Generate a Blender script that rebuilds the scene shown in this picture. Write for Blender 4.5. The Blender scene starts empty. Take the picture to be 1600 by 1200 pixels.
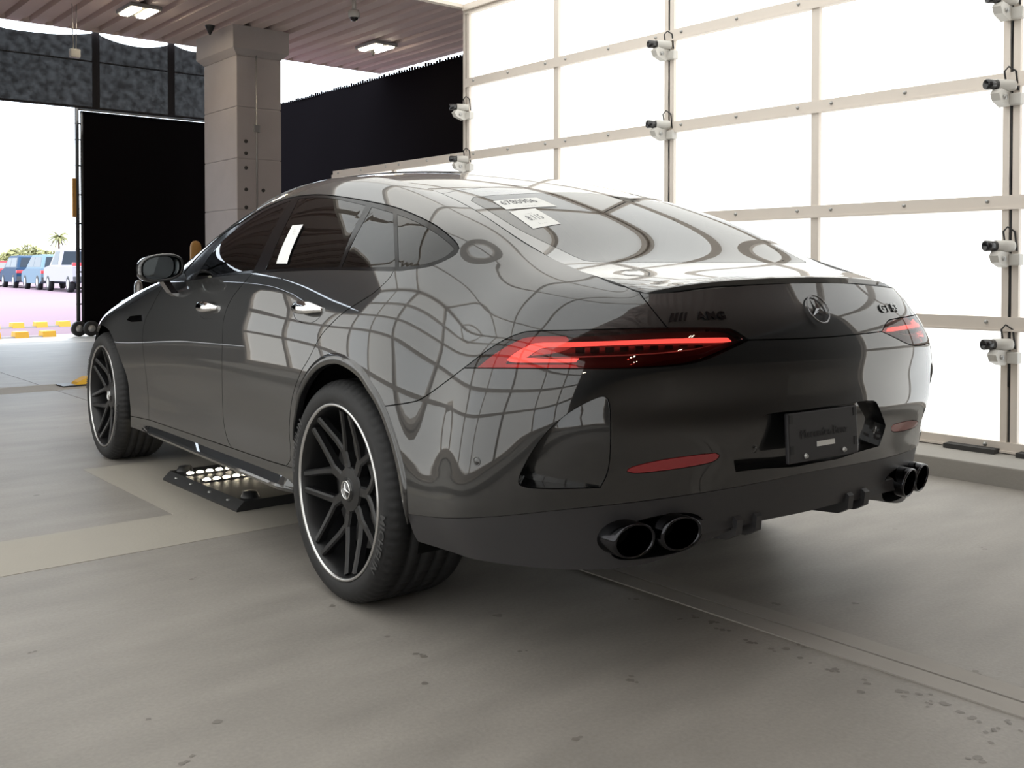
import bpy, bmesh, math, random
import numpy as np
from mathutils import Vector, Matrix
from mathutils.bvhtree import BVHTree
from mathutils.geometry import delaunay_2d_cdt

random.seed(7)
SC = bpy.context.scene
COL = SC.collection
PI = math.pi

# ------------------------------------------------------------------ camera
# car frame: x right, y forward, z up, origin on the floor under the rear axle.
# world frame: same origin, y along the booth wall; the car is yawed by -DLT in it.
DLT = 0.0657
FPX, CYP, PIT = 1558.4, 448.7, 0.02
CAMC = np.array([-2.384, -2.911, 1.073]); YAWC = 0.6318
CAMW = np.array([CAMC[0]*math.cos(DLT)+CAMC[1]*math.sin(DLT), -CAMC[0]*math.sin(DLT)+CAMC[1]*math.cos(DLT), CAMC[2]])
YAWW = YAWC + DLT
cam_d = bpy.data.cameras.new('camera'); cam = bpy.data.objects.new('camera', cam_d); COL.objects.link(cam)
cam.location = CAMW; cam.rotation_euler = (PI/2-PIT, 0, -YAWW)
cam_d.sensor_width = 36; cam_d.lens = FPX/1600*36; cam_d.shift_y = -(600-CYP)/1600
cam_d.clip_start = 0.05; cam_d.clip_end = 500
SC.camera = cam

# ------------------------------------------------------------------ world, sun, exposure
SC.view_settings.view_transform = 'Standard'
SC.view_settings.look = 'None'
SC.view_settings.gamma = 1.0
SC.view_settings.use_curve_mapping = False
SC.view_settings.exposure = 0.24
wd = bpy.data.worlds.new('sky'); SC.world = wd; wd.use_nodes = True
bg = wd.node_tree.nodes['Background']; bg.inputs[0].default_value = (0.80, 0.90, 1.0, 1); bg.inputs[1].default_value = 4.0
sun_d = bpy.data.lights.new('sun', 'SUN'); sun = bpy.data.objects.new('sun', sun_d); COL.objects.link(sun)
sun_d.energy = 4.5; sun_d.angle = 0.009; sun_d.color = (1.0, 0.95, 0.88)
sun.rotation_euler = (math.radians(-12), math.radians(6), 0); sun.location = (0, 30, 30)
PANEL_L = 1.08         # radiance of the backlit booth panels
LAMP_L = 40.0

# ------------------------------------------------------------------ helpers: rays
def _axes(yaw):
    F = np.array([math.sin(yaw)*math.cos(PIT), math.cos(yaw)*math.cos(PIT), -math.sin(PIT)])
    R = np.array([math.cos(yaw), -math.sin(yaw), 0]); return F, R, np.cross(R, F)
AXC = _axes(YAWC); AXW = _axes(YAWW)
def ray(px, ax): F, R, U = ax; return F+R*(px[0]-800)/FPX-U*(px[1]-CYP)/FPX
def cpt(px, axis, val):      # car frame point on a plane
    d = ray(px, AXC); return CAMC+d*((val-CAMC[axis])/d[axis])
def wpt(px, axis, val):      # world frame point on a plane
    d = ray(px, AXW); return CAMW+d*((val-CAMW[axis])/d[axis])

# ------------------------------------------------------------------ materials
MATS = {}
def mat(name, col, rough=0.5, metal=0.0, coat=0.0, coat_ior=1.5, spec=0.5, emit=None, noise=None, bump=None, coatr=0.02):
    m = bpy.data.materials.new(name); m.use_nodes = True; MATS[name] = m
    nt = m.node_tree; b = nt.nodes['Principled BSDF']
    b.inputs['Base Color'].default_value = (*col, 1); b.inputs['Roughness'].default_value = rough
    b.inputs['Metallic'].default_value = metal; b.inputs['Specular IOR Level'].default_value = spec
    if coat:
        b.inputs['Coat Weight'].default_value = coat; b.inputs['Coat IOR'].default_value = coat_ior; b.inputs['Coat Roughness'].default_value = coatr
    if emit: b.inputs['Emission Color'].default_value = (*emit[0], 1); b.inputs['Emission Strength'].default_value = emit[1]
    if noise:
        sc, c2 = noise
        tc = nt.nodes.new('ShaderNodeTexCoord'); n = nt.nodes.new('ShaderNodeTexNoise'); n.inputs['Scale'].default_value = sc; n.inputs['Detail'].default_value = 6
        r = nt.nodes.new('ShaderNodeMix'); r.data_type = 'RGBA'
        r.inputs[6].default_value = (*col, 1); r.inputs[7].default_value = (*c2, 1)
        nt.links.new(tc.outputs['Object'], n.inputs['Vector']); nt.links.new(n.outputs['Fac'], r.inputs[0]); nt.links.new(r.outputs[2], b.inputs['Base Color'])
    if bump:
        sc, st = bump
        tc = nt.nodes.new('ShaderNodeTexCoord'); n = nt.nodes.new('ShaderNodeTexNoise'); n.inputs['Scale'].default_value = sc; n.inputs['Detail'].default_value = 4
        bp = nt.nodes.new('ShaderNodeBump'); bp.inputs['Strength'].default_value = st; bp.inputs['Distance'].default_value = 0.01
        nt.links.new(tc.outputs['Object'], n.inputs['Vector']); nt.links.new(n.outputs['Fac'], bp.inputs['Height']); nt.links.new(bp.outputs[0], b.inputs['Normal'])
    return m

def glass(name, tint, ior=1.5, rough=0.0):
    m = bpy.data.materials.new(name); m.use_nodes = True; MATS[name] = m
    nt = m.node_tree; nt.nodes.clear()
    o = nt.nodes.new('ShaderNodeOutputMaterial'); t = nt.nodes.new('ShaderNodeBsdfTransparent'); g = nt.nodes.new('ShaderNodeBsdfGlossy')
    fr = nt.nodes.new('ShaderNodeFresnel'); mx = nt.nodes.new('ShaderNodeMixShader')
    t.inputs[0].default_value = (*tint, 1); g.inputs['Roughness'].default_value = rough; fr.inputs['IOR'].default_value = ior
    nt.links.new(fr.outputs[0], mx.inputs[0]); nt.links.new(t.outputs[0], mx.inputs[1]); nt.links.new(g.outputs[0], mx.inputs[2]); nt.links.new(mx.outputs[0], o.inputs[0])
    return m

M_PAINT = mat('car_paint', (0.016, 0.0165, 0.0175), 0.38, 0.55, coat=1.0, coat_ior=1.75, spec=0.3, coatr=0.006)
M_GLOSSBLK = mat('gloss_black', (0.006, 0.006, 0.007), 0.12, 0, coat=1.0, coat_ior=1.5, coatr=0.01)
M_SKIRT = mat('skirt_plastic', (0.032, 0.031, 0.034), 0.42, 0.0, spec=0.6)
M_BLACK = mat('flat_black', (0.006, 0.006, 0.006), 0.9, spec=0.1)
M_RUBBER = mat('tyre_rubber', (0.017, 0.017, 0.018), 0.62, spec=0.4, bump=(60, 0.08))
M_LETTER = mat('tyre_letter', (0.045, 0.045, 0.046), 0.5, spec=0.4)
M_RIM = mat('rim_black', (0.013, 0.013, 0.014), 0.32, 0.2, spec=0.5)
M_SILVER = mat('machined_silver', (0.62, 0.62, 0.62), 0.28, 1.0)
M_CHROME = mat('chrome', (0.8, 0.8, 0.8), 0.06, 1.0)
M_DCHROME = mat('dark_chrome', (0.05, 0.05, 0.055), 0.12, 1.0)
M_DISC = mat('brake_disc', (0.10, 0.10, 0.10), 0.4, 1.0)
M_GLASS = glass('tinted_glass', (0.035, 0.035, 0.038), 1.6)
M_RGLASS = glass('rear_glass', (0.06, 0.06, 0.065), 2.1)
M_TRIM = mat('window_trim', (0.006, 0.006, 0.007), 0.12, spec=0.18)
M_LENS = glass('lamp_lens', (0.80, 0.26, 0.25), 1.6)
M_STAR = mat('star_chrome', (0.22, 0.22, 0.23), 0.12, 1.0)
M_LAMPIN = mat('lamp_inner', (0.035, 0.004, 0.006), 0.35, 0, coat=0.6)
M_LAMPRED = mat('lamp_red_fill', (0.50, 0.05, 0.055), 0.3, 0, emit=((1.0, 0.10, 0.09), 0.10))
M_LAMPLIT = mat('lamp_bar', (0.8, 0.04, 0.02), 0.4, emit=((1.0, 0.30, 0.24), 1.15))
M_LAMPDIM = mat('lamp_bar_dim', (0.6, 0.03, 0.03), 0.4, emit=((1.0, 0.05, 0.04), 0.9))
M_LAMPWHT = mat('lamp_reverse', (0.75, 0.72, 0.70), 0.2, 0.3)
M_REFL = mat('reflector_red', (0.30, 0.015, 0.02), 0.18, 0, coat=1.0)
M_PAPER = mat('paper', (0.74, 0.74, 0.72), 0.7)
M_INK = mat('ink', (0.10, 0.10, 0.11), 0.7)
M_SEAT = mat('seat_leather', (0.02, 0.02, 0.02), 0.6)
M_BRACKET = mat('bracket_plastic', (0.030, 0.029, 0.032), 0.5)
M_BRACKTXT = mat('bracket_text', (0.012, 0.012, 0.013), 0.5)
M_MIRR = mat('mirror_glass', (0.55, 0.6, 0.62), 0.03, 1.0)

# ------------------------------------------------------------------ mesh helpers
def link(o, parent=None):
    COL.objects.link(o)
    if parent is not None: o.parent = parent
    return o
def empty(name, loc=(0, 0, 0), rz=0, parent=None):
    o = bpy.data.objects.new(name, None); o.location = loc; o.rotation_euler = (0, 0, rz); o.empty_display_size = 0.1
    return link(o, parent)
def tag(o, label=None, cat=None, group=None, kind=None):
    if label: o['label'] = label
    if cat: o['category'] = cat
    if group: o['group'] = group
    if kind: o['kind'] = kind
    return o
def obj(name, mesh, parent=None, loc=None, rot=None):
    o = bpy.data.objects.new(name, mesh)
    if loc is not None: o.location = loc
    if rot is not None: o.rotation_euler = rot
    return link(o, parent)

class MB:
    """collects simple shapes and builds one mesh"""
    def __init__(s): s.v = []; s.f = []; s.m = []; s.sm = []
    def add(s, v, f, mi=0, sm=False):
        n = len(s.v); s.v += [tuple(map(float, p)) for p in v]; s.f += [tuple(i+n for i in q) for q in f]; s.m += [mi]*len(f); s.sm += [sm]*len(f); return s
    def box(s, a, b, mi=0, bev=0.0, M=None):
        x0, y0, z0 = [min(p, q) for p, q in zip(a, b)]; x1, y1, z1 = [max(p, q) for p, q in zip(a, b)]
        if bev <= 0:
            v = [(x0, y0, z0), (x1, y0, z0), (x1, y1, z0), (x0, y1, z0), (x0, y0, z1), (x1, y0, z1), (x1, y1, z1), (x0, y1, z1)]
            f = [(0, 3, 2, 1), (4, 5, 6, 7), (0, 1, 5, 4), (1, 2, 6, 5), (2, 3, 7, 6), (3, 0, 4, 7)]
        else:
            bm = bmesh.new(); bmesh.ops.create_cube(bm, size=1)
            for q in bm.verts: q.co = Vector(((x0+x1)/2+q.co.x*(x1-x0), (y0+y1)/2+q.co.y*(y1-y0), (z0+z1)/2+q.co.z*(z1-z0)))
            bmesh.ops.bevel(bm, geom=bm.edges[:], offset=bev, segments=2, affect='EDGES', profile=0.6)
            bm.verts.index_update(); v = [tuple(q.co) for q in bm.verts]; f = [tuple(w.index for w in q.verts) for q in bm.faces]; bm.free()
        if M is not None: v = [tuple(M @ Vector(p)) for p in v]
        return s.add(v, f, mi)
    def lathe(s, prof, seg=32, M=None, mi=0, sm=True, cap=False, arc=(0, 2*PI)):
        """profile (r, h) revolved about local z"""
        full = abs(arc[1]-arc[0]-2*PI) < 1e-6; n = seg if full else seg+1
        v = []; f = []
        for i in range(n):
            a = arc[0]+(arc[1]-arc[0])*i/seg
            for r, h in prof: v.append((r*math.cos(a), r*math.sin(a), h))
        k = len(prof)
        for i in range(seg):
            j = (i+1) % n
            for q in range(k-1): f.append((i*k+q, j*k+q, j*k+q+1, i*k+q+1))
        if cap:
            f.append(tuple(i*k for i in range(n))[::-1]); f.append(tuple(i*k+k-1 for i in range(n)))
        if M is not None: v = [tuple(M @ Vector(p)) for p in v]
        return s.add(v, f, mi, sm)
    def tube(s, pts, r, seg=8, mi=0, closed=False):
        P = [Vector(p) for p in pts]; n = len(P); v = []; f = []
        up = None
        for i in range(n):
            t = (P[(i+1) % n]-P[i-1]) if closed else (P[min(i+1, n-1)]-P[max(i-1, 0)])
            t.normalize()
            if up is None: up = t.orthogonal().normalized()
            up = (up-t*up.dot(t)).normalized(); w = t.cross(up)
            rr = r[i] if hasattr(r, '__len__') else r
            for k in range(seg):
                a = 2*PI*k/seg; v.append(P[i]+(up*math.cos(a)+w*math.sin(a))*rr)
        for i in range(n if closed else n-1):
            j = (i+1) % n
            for k in range(seg): f.append((i*seg+k, i*seg+(k+1) % seg, j*seg+(k+1) % seg, j*seg+k))
        if not closed: f.append(tuple(range(seg))[::-1]); f.append(tuple((n-1)*seg+k for k in range(seg)))
        return s.add(v, f, mi, True)
    def prism(s, poly, axis, a, b, mi=0, sm=False):
        """2D polygon extruded along axis 0/1/2 from a to b; polygon coords are the other two axes in order"""
        n = len(poly)
        def P(p, h):
            q = list(p); q.insert(axis, h); return tuple(q)
        v = [P(p, a) for p in poly]+[P(p, b) for p in poly]
        f = [tuple(range(n)), tuple(range(2*n-1, n-1, -1))]+[(i, i+n, (i+1) % n+n, (i+1) % n) for i in range(n)]
        return s.add(v, f, mi, sm)
    def mesh(s, name, mats, fix=True):
        me = bpy.data.meshes.new(name); me.from_pydata(s.v, [], s.f)
        for m in (mats if isinstance(mats, (list, tuple)) else [mats]): me.materials.append(m)
        me.polygons.foreach_set('material_index', s.m); me.polygons.foreach_set('use_smooth', s.sm)
        if fix:
            bm = bmesh.new(); bm.from_mesh(me); bmesh.ops.recalc_face_normals(bm, faces=bm.faces[:]); bm.to_mesh(me); bm.free()
        me.update(); return me
    def build(s, name, mats, parent=None, loc=None, rot=None, fix=True):
        return obj(name, s.mesh(name, mats, fix), parent, loc, rot)

def text_mesh(txt, size, depth=0.001, shear=0.0, spacing=1.0, offset=0.0):
    """triangles of a built-in font string, centred, in the xy plane"""
    c = bpy.data.curves.new('t', 'FONT'); c.body = txt; c.size = size; c.extrude = depth; c.align_x = 'CENTER'; c.align_y = 'CENTER'
    c.shear = shear; c.space_character = spacing; c.resolution_u = 3; c.offset = offset
    o = bpy.data.objects.new('t', c); COL.objects.link(o)
    dg = bpy.context.evaluated_depsgraph_get(); dg.update()
    me = o.evaluated_get(dg).to_mesh()
    v = [tuple(q.co) for q in me.vertices]; f = [tuple(p.vertices) for p in me.polygons]
    o.evaluated_get(dg).to_mesh_clear(); bpy.data.objects.remove(o); bpy.data.curves.remove(c)
    return v, f


# ================================================================== SETTING (world frame)
M_CONC_COL = mat('column_concrete', (0.52, 0.475, 0.46), 0.85, noise=(3.0, (0.44, 0.40, 0.385)), bump=(40, 0.15))
M_DECK = mat('deck_metal', (0.78, 0.65, 0.61), 0.6, 0.0, noise=(0.8, (0.70, 0.58, 0.545)))
M_FRAME = mat('panel_frame', (0.74, 0.67, 0.60), 0.45, 0.1)
M_GASKET = mat('gasket', (0.05, 0.05, 0.05), 0.7)
M_KERB = mat('kerb_concrete', (0.36, 0.34, 0.31), 0.9, noise=(5.0, (0.29, 0.275, 0.25)), bump=(50, 0.2))
M_NET = mat('black_mesh', (0.006, 0.0052, 0.006), 1.0, spec=0.0)
M_NETPOST = mat('mesh_post', (0.02, 0.02, 0.022), 0.6)
M_STEEL = mat('galvanised', (0.45, 0.45, 0.44), 0.4, 0.7)
M_DARKWALL = mat('dark_wall', (0.05, 0.048, 0.046), 0.9)
M_YELLOW = mat('yellow_paint', (0.75, 0.42, 0.03), 0.6)
M_OCHRE = mat('ochre_paint', (0.42, 0.22, 0.05), 0.6)
M_LAMP = mat('led_lamp', (0.9, 0.9, 0.85), 0.4, emit=((1.0, 0.88, 0.66), LAMP_L))
M_LAMPBODY = mat('lamp_housing', (0.32, 0.31, 0.30), 0.5, 0.3)
M_CAMBODY = mat('camera_white', (0.62, 0.60, 0.56), 0.4)
M_CAMLENS = mat('camera_black', (0.015, 0.015, 0.017), 0.25, coat=0.5)
M_BLACKPL = mat('black_plastic', (0.02, 0.02, 0.021), 0.45)

def panel_material():
    m = bpy.data.materials.new('backlit_panel'); m.use_nodes = True; nt = m.node_tree; b = nt.nodes['Principled BSDF']
    b.inputs['Base Color'].default_value = (0.8, 0.8, 0.78, 1); b.inputs['Roughness'].default_value = 0.35
    oi = nt.nodes.new('ShaderNodeObjectInfo'); rp = nt.nodes.new('ShaderNodeValToRGB')
    rp.color_ramp.elements[0].color = (1.0, 0.985, 0.93, 1); rp.color_ramp.elements[1].color = (0.93, 0.975, 1.0, 1)
    nt.links.new(oi.outputs['Random'], rp.inputs[0]); nt.links.new(rp.outputs[0], b.inputs['Emission Color'])
    b.inputs['Emission Strength'].default_value = PANEL_L
    return m
M_PANEL = panel_material()

def screen_material(name, col, see):
    m = bpy.data.materials.new(name); m.use_nodes = True; nt = m.node_tree; b = nt.nodes['Principled BSDF']; o = nt.nodes['Material Output']
    b.inputs['Base Color'].default_value = (*col, 1); b.inputs['Roughness'].default_value = 0.9
    t = nt.nodes.new('ShaderNodeBsdfTransparent'); mx = nt.nodes.new('ShaderNodeMixShader')
    tc = nt.nodes.new('ShaderNodeTexCoord'); n = nt.nodes.new('ShaderNodeTexNoise'); n.inputs['Scale'].default_value = 9; n.inputs['Detail'].default_value = 5
    mr = nt.nodes.new('ShaderNodeMapRange'); mr.inputs[1].default_value = 0.35; mr.inputs[2].default_value = 0.75; mr.inputs[3].default_value = see*0.4; mr.inputs[4].default_value = see*1.8
    nt.links.new(tc.outputs['Object'], n.inputs['Vector']); nt.links.new(n.outputs['Fac'], mr.inputs[0]); nt.links.new(mr.outputs[0], mx.inputs[0])
    nt.links.new(b.outputs[0], mx.inputs[1]); nt.links.new(t.outputs[0], mx.inputs[2]); nt.links.new(mx.outputs[0], o.inputs[0])
    return m
M_SCREEN = screen_material('shade_mesh', (0.012, 0.011, 0.014), 0.010)

# ---------------------------------------------------------------- floor
def floor_material():
    m = bpy.data.materials.new('floor_concrete'); m.use_nodes = True; nt = m.node_tree; b = nt.nodes['Principled BSDF']; L = nt.links.new
    N = nt.nodes.new
    tc = N('ShaderNodeTexCoord')
    n1 = N('ShaderNodeTexNoise'); n1.inputs['Scale'].default_value = 0.55; n1.inputs['Detail'].default_value = 8; n1.inputs['Roughness'].default_value = 0.6
    n2 = N('ShaderNodeTexNoise'); n2.inputs['Scale'].default_value = 90; n2.inputs['Detail'].default_value = 3
    n3 = N('ShaderNodeTexNoise'); n3.inputs['Scale'].default_value = 4.5; n3.inputs['Detail'].default_value = 7
    mp = N('ShaderNodeMapping'); mp.inputs['Scale'].default_value = (0.5, 1.5, 1); L(tc.outputs['Object'], mp.inputs[0])
    for n in (n1, n3): L(mp.outputs[0], n.inputs['Vector'])
    L(tc.outputs['Object'], n2.inputs['Vector'])
    r1 = N('ShaderNodeValToRGB'); r1.color_ramp.elements[0].position = 0.3; r1.color_ramp.elements[1].position = 0.72
    r1.color_ramp.elements[0].color = (0.262, 0.243, 0.220, 1); r1.color_ramp.elements[1].color = (0.335, 0.312, 0.284, 1)
    L(n1.outputs['Fac'], r1.inputs[0])
    def mul(a, bsock, fac):
        x = N('ShaderNodeMix'); x.data_type = 'RGBA'; x.blend_type = 'MULTIPLY'; x.inputs[0].default_value = fac; L(a, x.inputs[6]); L(bsock, x.inputs[7]); return x.outputs[2]
    g3 = N('ShaderNodeValToRGB'); g3.color_ramp.elements[0].position = 0.3; g3.color_ramp.elements[1].position = 0.7; g3.color_ramp.elements[0].color = (0.78, 0.78, 0.78, 1); g3.color_ramp.elements[1].color = (1.08, 1.08, 1.08, 1)
    L(n3.outputs['Fac'], g3.inputs[0])
    g2 = N('ShaderNodeValToRGB'); g2.color_ramp.elements[0].position = 0.25; g2.color_ramp.elements[1].position = 0.75; g2.color_ramp.elements[0].color = (0.80, 0.80, 0.80, 1); g2.color_ramp.elements[1].color = (1.15, 1.15, 1.15, 1)
    L(n2.outputs['Fac'], g2.inputs[0])
    c = mul(r1.outputs[0], g3.outputs[0], 0.6); c = mul(c, g2.outputs[0], 0.45)
    # small dark drips
    vo = N('ShaderNodeTexVoronoi'); vo.inputs['Scale'].default_value = 3.4; vo.inputs['Randomness'].default_value = 1
    nd = N('ShaderNodeTexNoise'); nd.inputs['Scale'].default_value = 22; L(tc.outputs['Object'], nd.inputs['Vector'])
    av = N('ShaderNodeVectorMath'); av.operation = 'MULTIPLY_ADD'; av.inputs[1].default_value = (0.05, 0.05, 0); L(nd.outputs['Color'], av.inputs[0]); L(tc.outputs['Object'], av.inputs[2]); L(av.outputs[0], vo.inputs['Vector'])
    sx = N('ShaderNodeSeparateColor'); L(vo.outputs['Color'], sx.inputs[0])
    md = N('ShaderNodeMath'); md.operation = 'MULTIPLY'; md.inputs[1].default_value = 0.075; L(sx.outputs[0], md.inputs[0])
    lt = N('ShaderNodeMath'); lt.operation = 'LESS_THAN'; L(vo.outputs['Distance'], lt.inputs[0]); L(md.outputs[0], lt.inputs[1])
    gt = N('ShaderNodeMath'); gt.operation = 'GREATER_THAN'; gt.inputs[1].default_value = 0.72; L(sx.outputs[1], gt.inputs[0])
    mm = N('ShaderNodeMath'); mm.operation = 'MULTIPLY'; L(lt.outputs[0], mm.inputs[0]); L(gt.outputs[0], mm.inputs[1])
    ms = N('ShaderNodeMath'); ms.operation = 'MULTIPLY'; ms.inputs[1].default_value = 0.45; L(mm.outputs[0], ms.inputs[0])
    dk = N('ShaderNodeMix'); dk.data_type = 'RGBA'; dk.inputs[7].default_value = (0.09, 0.082, 0.072, 1); L(ms.outputs[0], dk.inputs[0]); L(c, dk.inputs[6])
    L(dk.outputs[2], b.inputs['Base Color'])
    b.inputs['Roughness'].default_value = 0.52; b.inputs['Specular IOR Level'].default_value = 0.35
    bp = N('ShaderNodeBump'); bp.inputs['Strength'].default_value = 0.12; bp.inputs['Distance'].default_value = 0.004; L(n2.outputs['Fac'], bp.inputs['Height']); L(bp.outputs[0], b.inputs['Normal'])
    return m
M_FLOOR = floor_material()
M_PATCH = mat('patch_concrete', (0.39, 0.36, 0.31), 0.7, noise=(2.2, (0.335, 0.31, 0.268)), bump=(70, 0.1))
M_JOINT = mat('floor_joint', (0.03, 0.028, 0.026), 0.9)
M_JOINTEDGE = mat('joint_edge', (0.37, 0.345, 0.315), 0.75, noise=(6, (0.30, 0.28, 0.255)))
def lot_material():
    m = mat('lot_paving', (0.165, 0.105, 0.140), 0.9, noise=(0.35, (0.145, 0.092, 0.122))); return m
M_LOT = lot_material()
JX = -0.045                     # control joint along the booth centre
EDGE_Y = 13.2                   # front edge of the roof deck
DECK_H = 4.7
def slab(name, x0, x1, y0, y1, z0, z1, m, parent=None): return MB().box((x0, y0, z0), (x1, y1, z1)).build(name, m, parent)
fl = empty('floor'); tag(fl, 'grey concrete floor slab with a sawn joint under the car', None, kind='structure')
slab('slab', -16, JX-0.004, -22, 14.1, -0.2, 0, M_FLOOR, fl)
slab('slab', JX+0.004, 20, -22, 14.1, -0.2, 0, M_FLOOR, fl)
slab('joint_filler', JX-0.004, JX+0.004, -22, 14.1, -0.2, -0.006, M_JOINT, fl)
for s in (-1, 1):
    MB().box((JX+s*0.005, -22, -0.01), (JX+s*0.085, 1.0, 0.004)).build('joint_border', M_JOINTEDGE, fl)
for k, (x0, x1, y0, y1) in enumerate([(-16, -0.93, 1.02, 1.50), (-0.93, 0.95, 1.02, 2.75), (0.95, 2.36, 1.02, 1.50), (-16, 2.36, 6.45, 6.95)]):
    MB().box((x0, y0, -0.01), (x1, y1, 0.0015)).build('concrete_patch', M_PATCH, fl)
# oil drips on the slab, traced in the photograph
def drips():
    rr = random.Random(11); mb = MB()
    pts = [(520, 947), (605, 995), (612, 1002), (650, 1022), (662, 1026), (664, 1068), (812, 1018), (983, 936), (1060, 968), (1085, 965), (1112, 972), (1128, 984), (1165, 1000), (1172, 1004), (1205, 1014), (1228, 1014), (1250, 1028), (1266, 1036), (1292, 1046), (1306, 1046), (1350, 1062), (1356, 1068), (1345, 1081), (1405, 1080), (1412, 1088), (1437, 1085), (1448, 1098), (1455, 1100), (1476, 1100), (1498, 1112), (1520, 1121), (1530, 1128), (1540, 1144), (1548, 1160), (1560, 1138), (1575, 1126), (1595, 1142), (1527, 1184), (1385, 1034), (1248, 1008), (1525, 1049), (300, 905), (55, 1018), (292, 1190), (340, 1128), (232, 1124), (155, 735), (90, 668), (88, 703), (900, 1155), (985, 1063), (1540, 858), (1335, 943), (1215, 945)]
    for p in pts:
        q = wpt(p, 2, 0); d = math.hypot(q[0]-CAMW[0], q[1]-CAMW[1]); n = 11
        for b in range(rr.randint(1, 3)):
            cx, cy = q[0]+rr.uniform(-.02, .02)*(b > 0), q[1]+rr.uniform(-.02, .02)*(b > 0); r = rr.uniform(.004, .011)*(0.8 if b else 1.1)
            mb.add([(cx+r*(1+rr.uniform(-.3, .3))*math.cos(2*PI*k/n), cy+r*(1+rr.uniform(-.3, .3))*math.sin(2*PI*k/n), .0006+.0001*b) for k in range(n)], [tuple(range(n))])
    o = mb.build('oil_drips', M_DRIP, fl, fix=False); o['kind'] = 'stuff'
M_DRIP = mat('oil_drip', (0.15, 0.135, 0.12), 0.55, noise=(30, (0.21, 0.19, 0.17)))
drips()
lot = slab('parking_lot', -60, 90, 14.1, 160, -0.22, -0.005, M_LOT); tag(lot, 'sunlit pinkish car park pavement beyond the gate', None, kind='structure')

# ---------------------------------------------------------------- deck ceiling
def deck():
    mb = MB(); pitch = 0.33; prof = []
    x = -16.0
    while x < 7.55:
        prof += [(x, DECK_H), (x+0.19, DECK_H), (x+0.20, DECK_H+0.09), (x+0.235, DECK_H+0.09), (x+0.24, DECK_H+0.05), (x+0.28, DECK_H+0.05), (x+0.285, DECK_H+0.09), (x+0.32, DECK_H+0.09)]
        x += pitch
    n = len(prof)
    v = [(a, -22, b) for a, b in prof]+[(a, EDGE_Y, b) for a, b in prof]
    mb.add(v, [(i, i+n, i+n+1, i+1) for i in range(n-1)])
    mb.box((-16, -22, DECK_H+0.11), (7.6, EDGE_Y, DECK_H+0.3))
    mb.box((-16, EDGE_Y, DECK_H-0.005), (7.6, EDGE_Y+0.03, DECK_H+0.3))
    return mb.build('ceiling', M_DECK)
tag(deck(), 'corrugated brown metal roof deck over the whole bay', None, kind='structure')
for nm, a, b in (('wall_back', (-16, -22.3, -0.2), (20, -22, 5)), ('blocker_wall_left', (-16.3, -22, -0.2), (-16, 13.2, 5))):  # the left one is an added wall that keeps the side reflections dark
    tag(MB().box(a, b).build(nm, M_DARKWALL), 'dark far wall of the parking structure behind the camera' if 'back' in nm else 'added dark wall shutting light out of the unseen left side', None, kind='structure')
w = MB().box((7.9, -22, -0.2), (8.1, 4.0, 5)).build('blocker_wall_right', M_DARKWALL); tag(w, 'added dark wall blocking light behind the right booth panels', None, kind='structure')  # unseen wall added to stop light leaking in from the right

# ---------------------------------------------------------------- booth of backlit panels
BX = 2.75; BXL = -2.84
MY = [-0.44+1.162*k for k in range(-3, 5)]         # mullion positions, last = 4.208
RZ = [0.105+0.6335*k for k in range(6)]            # rail bottoms
ALLY = MY
def panel_wall(name, X, sgn, label, rows_front=True):
    """sgn=+1: wall faces -x (right wall)"""
    root = empty(name, (X, 0, 0)); tag(root, label, None, kind='structure')
    MY = [y for y in ALLY if y > (-2.9 if sgn > 0 else -4)]; i0 = len(ALLY)-len(MY)
    X0 = 0
    def pane(y0, y1, z0, z1):
        MB().box((0.012*sgn, y0, z0), (0.03*sgn, y1, z1)).build('pane', M_PANEL, root)
    ext = [4.208+1.162, 4.208+2*1.162-0.03] if sgn > 0 else [4.208+1.162*k for k in (1, 2, 3)]
    ys = MY+ext
    for i in range(len(ys)-1):
        y0, y1 = ys[i], ys[i+1]
        rows = 5 if y1 < 4.3 else 3
        for k in range(rows): pane(y0, y1, RZ[k]+0.03, RZ[k+1]+0.03)
    # rails: each a frame strip with bolts
    for k in range(6):
        yend = MY[-1] if k > 3 else ys[-1]
        h = 0.075 if 0 < k < 5 else 0.055
        r = MB().box((-0.022*sgn, MY[0], RZ[k]), (0.012*sgn, yend, RZ[k]+h)).box((-0.030*sgn, MY[0], RZ[k]), (-0.021*sgn, yend, RZ[k]+0.012)).build('rail', M_FRAME, root)
        bm = MB()
        for i in range(len(ys)-1):
            if ys[i+1] > yend+0.05: continue
            for q in (0.10, 0.5, 0.9):
                yb = ys[i]+(ys[i+1]-ys[i])*q
                bm.lathe([(0.0, 0.012), (0.008, 0.010), (0.012, 0.0)], 8, Matrix.Translation((-0.022*sgn, yb, RZ[k]+h*0.62)) @ Matrix.Rotation(-sgn*PI/2, 4, 'Y'))
        bm.build('bolts', M_STEEL, r)
    for i, y in enumerate(ys):
        dbl = ((i+i0) % 2 == 1)
        zt = RZ[5]+0.05 if y < 4.3 else RZ[3]+0.04
        if dbl:
            MB().box((-0.014*sgn, y-0.043, RZ[0]), (0.012*sgn, y-0.008, zt)).build('mullion', M_FRAME, root)
            MB().box((-0.014*sgn, y+0.008, RZ[0]), (0.012*sgn, y+0.043, zt)).build('mullion', M_FRAME, root)
            MB().box((0.0, y-0.008, RZ[0]), (0.012*sgn, y+0.008, zt)).build('joint_strip', M_GASKET, root)
        else:
            MB().box((-0.014*sgn, y-0.026, RZ[0]), (0.012*sgn, y+0.026, zt)).build('mullion', M_FRAME, root)
    return root
wall_r = panel_wall('wall_right', BX, 1, 'tall booth wall of white backlit panels in beige metal frames right of the car')
wall_l = panel_wall('wall_left_booth', BXL, -1, 'booth wall of white backlit panels left of the car')
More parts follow.
